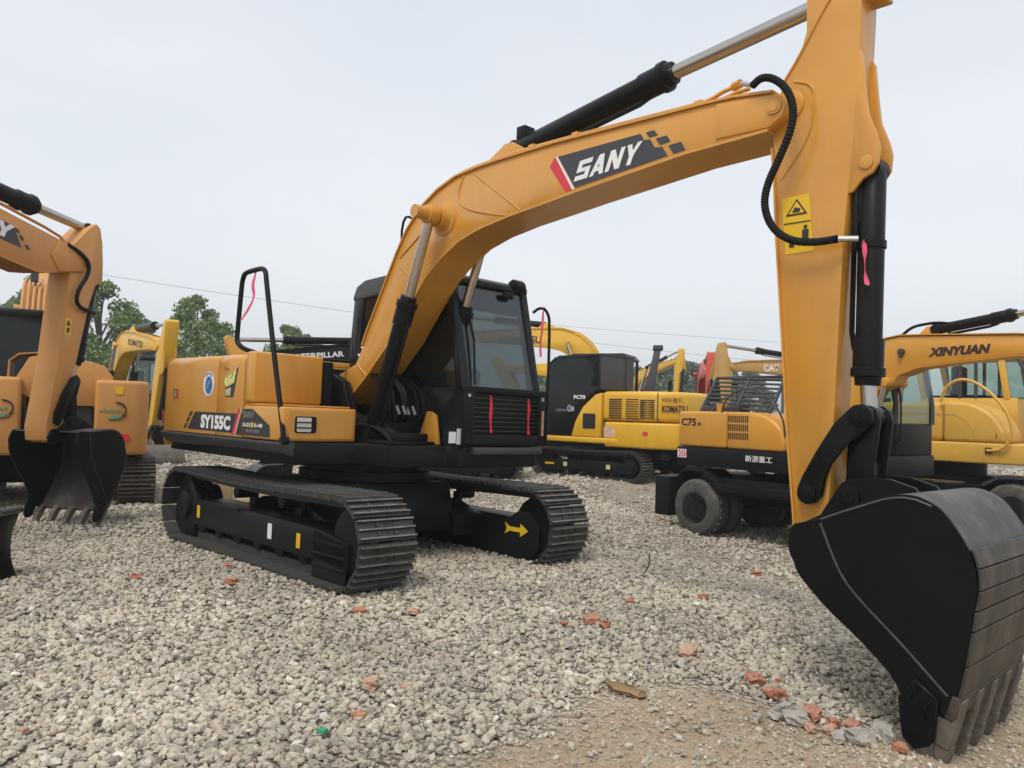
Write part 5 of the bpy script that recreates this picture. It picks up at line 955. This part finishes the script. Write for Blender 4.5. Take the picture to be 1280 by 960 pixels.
gx = axis_pts(-9, 10, .13, 900); gy = axis_pts(1., 22, .13, 900)
GX, GY = np.meshgrid(gx, gy); GZ = hfun(GX, GY)
GZ = np.where((np.abs(GX) > 40) | (GY > 60) | (GY < -10), GZ*.3-.05, GZ)
nv = GX.size; nx_, ny_ = len(gx), len(gy)
idx = np.arange(nv).reshape(ny_, nx_)
quads = np.stack([idx[:-1, :-1], idx[:-1, 1:], idx[1:, 1:], idx[1:, :-1]], -1).reshape(-1, 4)
def npmesh(name, V, F, m, smooth=False):
    me = bpy.data.meshes.new(name); k = F.shape[1]
    me.vertices.add(len(V)); me.vertices.foreach_set('co', V.astype(np.float32).ravel())
    me.loops.add(F.size); me.loops.foreach_set('vertex_index', F.astype(np.int32).ravel())
    me.polygons.add(len(F)); me.polygons.foreach_set('loop_start', (np.arange(len(F))*k).astype(np.int32)); me.polygons.foreach_set('loop_total', np.full(len(F), k, np.int32))
    me.polygons.foreach_set('use_smooth', np.full(len(F), smooth)); me.update(calc_edges=True); me.validate(); me.materials.append(m); return me
def ground_mat():
    m = bpy.data.materials.new('gravel_and_earth'); m.use_nodes = True; t = m.node_tree; n = t.nodes; l = t.links.new; b = n['Principled BSDF']; b.inputs['Roughness'].default_value = .95; b.inputs['Specular IOR Level'].default_value = .2
    g = n.new('ShaderNodeNewGeometry'); at = n.new('ShaderNodeAttribute'); at.attribute_name = 'earth'
    def noise(s, d=8, r=.6):
        q = n.new('ShaderNodeTexNoise'); q.inputs['Scale'].default_value = s; q.inputs['Detail'].default_value = d; q.inputs['Roughness'].default_value = r; l(g.outputs['Position'], q.inputs[0]); return q
    def ramp(src, els):
        r = n.new('ShaderNodeValToRGB'); l(src, r.inputs[0]); e = r.color_ramp.elements
        while len(e) < len(els): e.new(.5)
        for k, (p, c) in zip(e, els): k.position = p; k.color = (*c, 1)
        return r
    vo = n.new('ShaderNodeTexVoronoi'); vo.inputs['Scale'].default_value = 21; l(g.outputs['Position'], vo.inputs[0])
    sp = n.new('ShaderNodeSeparateColor'); l(vo.outputs['Color'], sp.inputs[0])
    gr = ramp(sp.outputs[0], [(0, (.32, .29, .25)), (.3, (.42, .38, .33)), (.6, (.49, .45, .39)), (.85, (.55, .505, .44)), (1, (.62, .575, .515))])
    dk = n.new('ShaderNodeMapRange'); dk.inputs[1].default_value = .0; dk.inputs[2].default_value = .045; dk.inputs[3].default_value = 1.; dk.inputs[4].default_value = .8; l(vo.outputs['Distance'], dk.inputs[0])
    n1 = noise(1.3, 10, .65); n2 = noise(30, 10, .75)
    ea = ramp(n1.outputs[0], [(.3, (.40, .30, .20)), (.5, (.53, .41, .285)), (.7, (.64, .53, .39))])
    e2 = ramp(n2.outputs[0], [(.3, (.60, .58, .55)), (.55, (1, 1, 1)), (.7, (1.25, 1.22, 1.18))])
    me_ = n.new('ShaderNodeMix'); me_.data_type = 'RGBA'; me_.blend_type = 'MULTIPLY'; me_.inputs[0].default_value = 1; l(ea.outputs[0], me_.inputs[6]); l(e2.outputs[0], me_.inputs[7])
    mx = n.new('ShaderNodeMix'); mx.data_type = 'RGBA'; l(at.outputs['Fac'], mx.inputs[0]); l(gr.outputs[0], mx.inputs[6]); l(me_.outputs[2], mx.inputs[7]); l(mx.outputs[2], b.inputs['Base Color'])
    bp = n.new('ShaderNodeBump'); bp.inputs['Strength'].default_value = .9; bp.inputs['Distance'].default_value = .03
    hm = n.new('ShaderNodeMix'); hm.data_type = 'FLOAT'; l(at.outputs['Fac'], hm.inputs[0]); iv = n.new('ShaderNodeMath'); iv.operation = 'MULTIPLY'; iv.inputs[1].default_value = -8; l(vo.outputs['Distance'], iv.inputs[0]); l(iv.outputs[0], hm.inputs[2]); l(n2.outputs[0], hm.inputs[3])
    l(hm.outputs[0], bp.inputs['Height']); l(bp.outputs[0], b.inputs['Normal']); return m
GM = ground_mat()
gme = npmesh('ground', np.stack([GX, GY, GZ], -1).reshape(-1, 3), quads, GM, True)
att = gme.attributes.new('earth', 'FLOAT', 'POINT'); att.data.foreach_set('value', earth(GX, GY).astype(np.float32).ravel())
go = bpy.data.objects.new('ground', gme); COL.objects.link(go); tag(go, 'pale gravel yard with patches of bare trodden earth', None, kind='structure')

# ------------------------------------------------------------------ gravel: real stones
def ico():
    p = (1+5**.5)/2
    V = np.array([(-1, p, 0), (1, p, 0), (-1, -p, 0), (1, -p, 0), (0, -1, p), (0, 1, p), (0, -1, -p), (0, 1, -p), (p, 0, -1), (p, 0, 1), (-p, 0, -1), (-p, 0, 1)])/1.902
    F = np.array([(0, 11, 5), (0, 5, 1), (0, 1, 7), (0, 7, 10), (0, 10, 11), (1, 5, 9), (5, 11, 4), (11, 10, 2), (10, 7, 6), (7, 1, 8), (3, 9, 4), (3, 4, 2), (3, 2, 6), (3, 6, 8), (3, 8, 9), (4, 9, 5), (2, 4, 11), (6, 2, 10), (8, 6, 7), (9, 8, 1)]); return V, F
def octa():
    V = np.array([(1, 0, 0), (-1, 0, 0), (0, 1, 0), (0, -1, 0), (0, 0, 1), (0, 0, -1.)]); F = np.array([(0, 2, 4), (2, 1, 4), (1, 3, 4), (3, 0, 4), (2, 0, 5), (1, 2, 5), (3, 1, 5), (0, 3, 5)]); return V, F
def box8():
    V = np.array([(x, y, z) for z in (-1, 1) for y in (-1, 1) for x in (-1, 1)])*.74; q = [(0, 2, 3, 1), (4, 5, 7, 6), (0, 1, 5, 4), (2, 6, 7, 3), (0, 4, 6, 2), (1, 3, 7, 5)]
    return V, np.array([t for a, b, c, d in q for t in ((a, b, c), (a, c, d))])
def stones(XY, size, base, rg, sink=.25, flat=(.55, .9)):
    V, F = base; n = len(XY); k = len(V)
    P = np.repeat(V[None], n, 0)*rg.uniform(.72, 1.22, (n, k, 1)) + rg.normal(0, .10, (n, k, 3))
    sc = np.stack([rg.uniform(.8, 1.25, n), rg.uniform(.65, 1.0, n), rg.uniform(*flat, n)], -1)*size[:, None]*.5
    P = P*sc[:, None]
    q = rg.normal(0, 1, (n, 3)); q[:, 2] += 1.6*np.sign(q[:, 2]); q /= np.linalg.norm(q, axis=1, keepdims=True)
    a = rg.uniform(0, 6.28, n); u = np.stack([np.cos(a), np.sin(a), np.zeros(n)], -1); u -= q*(u*q).sum(1, keepdims=True); u /= np.linalg.norm(u, axis=1, keepdims=True); w_ = np.cross(q, u)
    M = np.stack([u, w_, q], -1); P = np.einsum('nij,nkj->nki', M, P)
    z = hfun(XY[:, 0], XY[:, 1]) + size*.5*(.55-sink) + rg.uniform(-.006, .010, n)
    P += np.stack([XY[:, 0], XY[:, 1], z], -1)[:, None]
    return P.reshape(-1, 3), (F[None] + (np.arange(n)*k)[:, None, None]).reshape(-1, 3)
def gravel_mat():
    m = bpy.data.materials.new('crushed_stone'); m.use_nodes = True; t = m.node_tree; n = t.nodes; l = t.links.new; b = n['Principled BSDF']; b.inputs['Roughness'].default_value = .9; b.inputs['Specular IOR Level'].default_value = .25
    g = n.new('ShaderNodeNewGeometry'); r = n.new('ShaderNodeValToRGB'); l(g.outputs['Random Per Island'], r.inputs[0]); e = r.color_ramp.elements; r.color_ramp.interpolation = 'LINEAR'
    els = [(0, (.25, .225, .18)), (.08, (.37, .335, .27)), (.30, (.445, .405, .325)), (.55, (.505, .46, .37)), (.70, (.45, .385, .295)), (.80, (.55, .50, .405)), (.88, (.47, .375, .285)), (.93, (.41, .39, .305)), (.985, (.60, .555, .475)), (1, (.70, .66, .585))]
    while len(e) < len(els): e.new(.5)
    for k, (p, c) in zip(e, els): k.position = p; k.color = (*c, 1)
    q = n.new('ShaderNodeTexNoise'); q.inputs['Scale'].default_value = 45; q.inputs['Detail'].default_value = 6; l(g.outputs['Position'], q.inputs[0])
    mr = n.new('ShaderNodeMapRange'); mr.inputs[1].default_value = .3; mr.inputs[2].default_value = .7; mr.inputs[3].default_value = .78; mr.inputs[4].default_value = 1.15; l(q.outputs[0], mr.inputs[0])
    q2 = n.new('ShaderNodeTexNoise'); q2.inputs['Scale'].default_value = .7; q2.inputs['Detail'].default_value = 3; l(g.outputs['Position'], q2.inputs[0])
    m2 = n.new('ShaderNodeMapRange'); m2.inputs[1].default_value = .35; m2.inputs[2].default_value = .65; m2.inputs[3].default_value = .76; m2.inputs[4].default_value = 1.12; l(q2.outputs[0], m2.inputs[0])
    mm = n.new('ShaderNodeMath'); mm.operation = 'MULTIPLY'; l(mr.outputs[0], mm.inputs[0]); l(m2.outputs[0], mm.inputs[1])
    v = n.new('ShaderNodeVectorMath'); v.operation = 'SCALE'; l(r.outputs[0], v.inputs[0]); l(mm.outputs[0], v.inputs['Scale']); l(v.outputs[0], b.inputs['Base Color'])
    bp = n.new('ShaderNodeBump'); bp.inputs['Strength'].default_value = .35; bp.inputs['Distance'].default_value = .006; l(q.outputs[0], bp.inputs['Height']); l(bp.outputs[0], b.inputs['Normal'])
    return m
GRM = gravel_mat()
def scatter(y0, y1, dens, base, smin, smax, name, label, seed, margin=.12, dmul=1., dirt_keep=.0):
    rg = np.random.default_rng(seed); half = lambda y: .68*y+margin*y+.5
    A = (half(y0)+half(y1))*(y1-y0); n = int(A*dens)
    y = y0+(y1-y0)*rg.random(n); x = (rg.random(n)*2-1)*half(y1); k = np.abs(x) < half(y); x, y = x[k], y[k]
    e = earth(x, y); k = rg.random(len(x)) < np.maximum((1-e)**1.3, dirt_keep); x, y, e = x[k], y[k], e[k]
    s = rg.uniform(0, 1, len(x))**2.1*(smax*1.28-smin)+smin
    s *= np.where(e > .4, .72, 1.)
    V, F = stones(np.stack([x, y], -1), s, base, rg)
    o = bpy.data.objects.new(name, npmesh(name, V, F, GRM)); COL.objects.link(o); return tag(o, label, None, kind='stuff'), len(x)
_n = []
_n.append(scatter(2.6, 4.6, 2500, ico(), .017, .044, 'gravel', 'loose grey crushed stone nearest the camera', 1, dirt_keep=.17)[1])
_n.append(scatter(4.6, 8.2, 1550, ico(), .020, .047, 'gravel', 'loose grey crushed stone around the big excavator', 2, dirt_keep=.05)[1])
_n.append(scatter(8.2, 13., 620, octa(), .034, .068, 'gravel', 'loose grey crushed stone under the machines in the middle distance', 3, dirt_keep=.12)[1])
_n.append(scatter(13., 24., 130, octa(), .05, .11, 'gravel', 'loose grey crushed stone far back in the yard', 4, dirt_keep=.2)[1])
# fine grit on the bare earth
rg = np.random.default_rng(9); x = rg.uniform(-1.2, 4.2, 26000); y = rg.uniform(2.7, 6.5, 26000); e = earth(x, y); k = (e > .35) & (np.abs(x) < .85*y+.4); x, y = x[k], y[k]
V, F = stones(np.stack([x, y], -1), rg.uniform(.006, .022, len(x)), octa(), rg, .3)
o = bpy.data.objects.new('grit', npmesh('grit', V, F, GRM)); COL.objects.link(o); tag(o, 'fine grit scattered over the bare earth in front', None, kind='stuff')
print('stones', _n, len(x))

# ------------------------------------------------------------------ brick fragments and larger rubble
def chunk(name, xy, size, m, label, cat, group, seed, squash=(1, .7, .55), cuts=1):
    rg = random.Random(seed); me = bmesh.new()
    bmesh.ops.create_cube(me, size=1)
    bmesh.ops.subdivide_edges(me, edges=me.edges[:], cuts=2, use_grid_fill=True)
    for v in me.verts:
        v.co = Vector((v.co.x*squash[0], v.co.y*squash[1], v.co.z*squash[2]))
        d = .11; v.co += Vector((rg.uniform(-d, d), rg.uniform(-d, d), rg.uniform(-d, d)*.7))
        f = 1-.22*max(0, abs(v.co.x)/squash[0]+abs(v.co.y)/squash[1]+abs(v.co.z)/squash[2]-1); v.co *= f
    bmesh.ops.scale(me, verts=me.verts, vec=(size,)*3)
    M = bpy.data.meshes.new(name); me.to_mesh(M); me.free(); M.materials.append(m)
    o = bpy.data.objects.new(name, M); COL.objects.link(o)
    o.rotation_euler = (rg.uniform(-.25, .25), rg.uniform(-.25, .25), rg.uniform(0, 6.28)); zb = -min((o.rotation_euler.to_matrix() @ v.co).z for v in M.vertices)
    o.location = (xy[0], xy[1], float(hfun(*xy))+zb*.55+.012)
    tag(o, label, cat)
    if group: o['group'] = group
    return o
BR = [((-2.88, 6.26), .085, 'dull red brick scrap alone on the gravel at the far left'), ((-2.11, 6.16), .105, 'orange brick lump in front of the near track, the lower of two'), ((-2.35, 6.76), .085, 'orange brick lump close beside the near track, the upper of two'),
      ((-.97, 5.36), .10, 'orange brick lump just in front of the near track end'), ((-.62, 5.39), .095, 'pale orange brick lump to the right of the near track end'), ((-.66, 3.98), .10, 'flat brown brick scrap in the lower middle of the gravel, leftmost of a pair'),
      ((-.64, 3.57), .065, 'small brick lump lowest in the middle gravel'), ((-.48, 3.97), .06, 'small upright brick scrap in the lower middle, right of the flat brown one'), ((.56, 5.28), .11, 'bright orange long brick shard in mid gravel, left piece of the touching pair'), ((.64, 5.2), .09, 'bright orange brick shard in mid gravel, right piece of the touching pair'),
      ((.37, 5.21), .06, 'small orange brick crumb left of the bright touching pair'), ((.89, 5.84), .08, 'thin orange brick crumb behind the bright touching pair'), ((1.51, 6.2), .085, 'orange brick crumb furthest back beside the wheeled machine strip'), ((1.05, 4.64), .125, 'dusty pink brick half alone at the edge of the bare earth'),
      ((1.32, 4.26), .11, 'red brick chunk at the top of the rubble trail by the bucket'), ((1.37, 4.09), .11, 'red brick chunk second from the top of the rubble trail by the bucket'), ((1.47, 4.32), .055, 'small red brick crumb right of the rubble trail top'), ((1.31, 4.36), .05, 'tiny red brick crumb above the rubble trail'),
      ((1.47, 3.87), .11, 'large red brick chunk in the middle of the rubble trail by the bucket'), ((1.55, 3.82), .075, 'red brick chunk touching the largest one in the rubble trail'), ((1.64, 3.82), .085, 'long red brick chunk at the right of the rubble trail'), ((1.79, 3.66), .07, 'orange brick crumb next to the bucket side cutter'), ((2.58, 8.37), .12, 'faint orange brick far off in front of the wheeled machine tyre'), ((-1.96, 3.3), .05, 'pale brick crumb at the bottom left corner'), ((1.50, 3.72), .07, 'dusty pink brick crumb below the rubble trail'), ((1.40, 3.70), .06, 'cream brick crumb at the lower end of the rubble trail')]
for i, (p, s, lab) in enumerate(BR): chunk('brick_fragment', p, s*.86, BRICK2 if i in (4, 5, 7, 13, 23, 24, 25) else BRICK, lab, 'brick', 'broken brick pieces', 30+i, (1, .75, .5))
ST = [((.37, 4.74), .10, 'flat pale stone amid the gravel in front of the far track'), ((1.28, 7.34), .10, 'dark clod far off in the middle gravel'), ((1.36, 3.78), .14, 'grey angular rock in the rubble trail by the bucket'), ((1.61, 3.66), .16, 'long tan rock at the foot of the rubble trail'), ((1.36, 3.90), .12, 'grey rock above the angular one in the rubble trail'), ((1.17, 3.75), .075, 'flat whitish stone on the bare earth left of the rubble trail'), ((1.78, 3.80), .17, 'grey broken lump beside the bucket cutter'), ((.65, 6.67), .10, 'brown rock standing up in the gravel ahead of the far track'), ((1.25, 4.32), .09, 'pale stone at the upper left of the rubble trail'), ((1.27, 3.80), .08, 'cream stone left of the angular grey rock'), ((1.50, 3.63), .09, 'small tan stone below the long tan rock')]
for i, (p, s, lab) in enumerate(ST): chunk('rock', p, s*.75, STONE, lab, 'rock', 'larger rocks in the yard', 70+i, (1, .7, .5))
# chip of wood, bent rod, green scrap
o = chunk('wood_chip', (.60, 4.02), .19, WOODM, 'brown chip of wood at the edge of the gravel and bare earth', 'wood', None, 5, (1, .30, .16)); o.rotation_euler = (.1, .10, R(-32))
o = MB().tube(smoothpath([(0, 0, 0), (.04, 0, .03), (.07, .02, .10), (.065, .02, .17)], 2), .007, 6).build('bent_rod', SHOEB, None, smooth=60); o.location = (1.17, 7.0, float(hfun(1.17, 7.0))+.01); tag(o, 'thin bent rod sticking up from the gravel', 'rod')
o = MB().prism([(-.02, -.012), (.012, -.02), (.024, .004), (.004, .02), (-.016, .014)], 0, .012, 2).build('plastic_scrap', mat('green_plastic', (.03, .30, .16), .5), None); o.location = (-.75, 3.36, float(hfun(-.75, 3.36))+.03); tag(o, 'small green plastic scrap at the bottom of the gravel', 'scrap')
# concrete block and tan sheet behind the near track
o = MB().box(-.16, .16, -.2, .2, 0, .42).build('concrete_block', CARD, None, bevel=.015); o.location = (-3.75, 10.4, 0); o.rotation_euler = (0, 0, .3); tag(o, 'tan block standing on the ground behind the near track', 'block')
o = MB().prism([(-.55, -.3), (.5, -.34), (.62, .1), (.1, .36), (-.5, .3)], 0, .02, 2).build('tan_sheet', CARD, None, bevel=.004); o.location = (-2.75, 9.75, .22); o.rotation_euler = (.32, .12, -.5); tag(o, 'creased tan sheet propped on the gravel under the orange body', 'sheet')

# ------------------------------------------------------------------ trees
def leaf_mat(name, c0, c1):
    m = bpy.data.materials.new(name); m.use_nodes = True; t = m.node_tree; n = t.nodes; l = t.links.new; b = n['Principled BSDF']; b.inputs['Roughness'].default_value = .6; b.inputs['Specular IOR Level'].default_value = .25
    g = n.new('ShaderNodeNewGeometry'); r = n.new('ShaderNodeValToRGB'); l(g.outputs['Random Per Island'], r.inputs[0]); r.color_ramp.elements[0].color = (*c0, 1); r.color_ramp.elements[1].color = (*c1, 1); l(r.outputs[0], b.inputs['Base Color'])
    tr = n.new('ShaderNodeBsdfTranslucent'); l(r.outputs[0], tr.inputs[0]); mx = n.new('ShaderNodeMixShader'); mx.inputs[0].default_value = .3; l(b.outputs[0], mx.inputs[1]); l(tr.outputs[0], mx.inputs[2]); l(mx.outputs[0], n['Material Output'].inputs[0]); return m
LEAF1 = leaf_mat('mid_green_leaves', (.11, .18, .06), (.26, .35, .14)); LEAF2 = leaf_mat('dark_green_leaves', (.095, .135, .085), (.19, .24, .15))  # greens lightened so the colour itself carries part of the distant haze
def tree(loc, h, rad, label, seed, leaf=LEAF1, nl=3600, ls=.3, base=.22):
    rg = np.random.default_rng(seed); r_ = thing('tree', loc, 0, label, 'tree', 'trees behind the yard')
    m = MB(); m.tube([(0, 0, -.1), (.05*h*.2, 0, h*.3), (0, .02*h, h*.6), (0, 0, h*.9)], [h*.026, h*.02, h*.012, .02], 8)
    cl = []
    nc = 26
    for i in range(nc):
        t = base+(1-base)*((i+.5)/nc); a = rg.uniform(0, 6.28); k = math.sin(math.pi*min(1, .18+.80*(t-base)/(1-base)))**.75
        rr = rad*k*rg.uniform(.45, .95); c = np.array([math.cos(a)*rr, math.sin(a)*rr, h*t]); cl.append((c, rad*rg.uniform(.30, .46)*(.55+.45*k)))
        z0 = h*max(.15, t-.22); m.tube([(0, 0, z0), tuple(c*np.array([.5, .5, 1])-np.array([0, 0, h*.05])), tuple(c)], [h*.008, h*.005, h*.002], 5)
    m.build('trunk', BARK, r_, smooth=60)
    per = nl//nc; V = []
    for c, s in cl:
        d = rg.normal(0, 1, (per, 3)); d /= np.linalg.norm(d, axis=1, keepdims=True); p = c+d*(s*rg.uniform(.35, 1.05, (per, 1)))*np.array([1, 1, .8])
        u = rg.normal(0, 1, (per, 3)); u /= np.linalg.norm(u, axis=1, keepdims=True); w_ = np.cross(u, rg.normal(0, 1, (per, 3))); w_ /= np.linalg.norm(w_, axis=1, keepdims=True)
        q = rg.uniform(.6, 1.3, (per, 1))*ls*.5; V.append(np.stack([p-u*q, p+w_*q*.55, p+u*q, p-w_*q*.55], 1))
    V = np.concatenate(V).reshape(-1, 3); o = bpy.data.objects.new('crown', npmesh('crown', V, np.arange(len(V)).reshape(-1, 4), leaf)); COL.objects.link(o); o.parent = r_
    return r_
def at(px, d): return ((px-640)/1000.*d, d)
for i, (px, d, top, rad, lab, lf, ls) in enumerate([
    (55, 36, 342, 1.9, 'green tree behind the raised arm at the left edge', LEAF1, .36), (122, 36, 358, 1.75, 'tall green tree beside the left excavator arm', LEAF1, .34), (182, 50, 402, 1.6, 'low tree behind the yellow boom on the left', LEAF2, .4), (243, 38, 373, 1.7, 'full green tree rising over the engine hood', LEAF1, .32),
    (214, 46, 422, 1.3, 'short tree just left of the full one over the hood', LEAF1, .36), (358, 48, 408, 1.5, 'small tree top behind the loop handrail', LEAF1, .36), (384, 52, 420, 1.3, 'smallest tree top right of the loop handrail', LEAF2, .4), (12, 44, 376, 1.8, 'tree at the far left edge behind the cab', LEAF2, .38)]):
    x, y = at(px, d); h = (513+.025*(px-640)-top)*d/1000.+CAMH; tree((x, y, -.05), h, rad*1.1, lab, 100+i, lf, 9000, ls*.62)
k = 0
for px, d, top, lf in [(808, 62, 466, LEAF1), (826, 70, 458, LEAF2), (848, 66, 452, LEAF2), (868, 72, 455, LEAF2), (888, 64, 458, LEAF2), (800, 75, 462, LEAF2), (912, 70, 462, LEAF2), (700, 70, 470, LEAF1), (680, 75, 468, LEAF2), (936, 74, 464, LEAF2)]:
    x, y = at(px, d); h = (513+.025*(px-640)-top)*d/1000.+CAMH
    words = ['first and palest', 'second', 'third and tallest', 'fourth', 'fifth', 'hindmost left', 'sixth', 'paler one beside the handrail', 'darker one beside the handrail', 'last']
    tree((x, y, -.05), h, 2.3, 'dark tree of the far wood, ' + words[k] + ' from the small black cab', 200+k, lf, 4200, .42, base=.08); k += 1
# ------------------------------------------------------------------ overhead wires on poles out of the picture
def wire(p0, p1, sag, label, r=.011):
    P = [Vector(p0).lerp(Vector(p1), t/24.)-Vector((0, 0, sag*4*(t/24.)*(1-t/24.))) for t in range(25)]
    o = MB().tube(P, r, 5).build('power_line', mat('wire_grey', (.16, .165, .17), .6), None, smooth=60); return tag(o, label, 'power line', 'overhead power lines')
wire((-34, 42, 9.7), (21, 62, 5.6), .55, 'thin overhead power line crossing the sky on the left and behind the cab')
wire((-10, 80, 11.), (60, 86, 8.6), .5, 'faint overhead power line high over the distant trees on the right', .014)
for p, h, lab in (((-34, 42), 9.9, 'timber power pole beyond the left edge'), ((21, 62), 5.8, 'timber power pole behind the far machines'), ):
    o = MB().tube([(0, 0, -.3), (0, 0, h)], [.14, .10], 10).box(-.6, .6, -.05, .05, h-.35, h-.25).build('power_pole', BARK, None); o.location = (*p, 0); tag(o, lab, 'pole')

# ------------------------------------------------------------------ damp summer air
hm_ = bpy.data.materials.new('haze_air'); hm_.use_nodes = True; hm_.node_tree.nodes.clear()
pv = hm_.node_tree.nodes.new('ShaderNodeVolumePrincipled'); pv.inputs['Density'].default_value = .0016; pv.inputs['Color'].default_value = (.95, .97, .99, 1); pv.inputs['Anisotropy'].default_value = .2
hm_.node_tree.links.new(pv.outputs[0], hm_.node_tree.nodes.new('ShaderNodeOutputMaterial').inputs['Volume'])
hz_ = MB().box(-1020, 1020, -1020, 1020, -3, 14).build('haze', hm_, None, smooth=0); tag(hz_, 'thin pale haze hanging over the whole yard', None, kind='stuff')
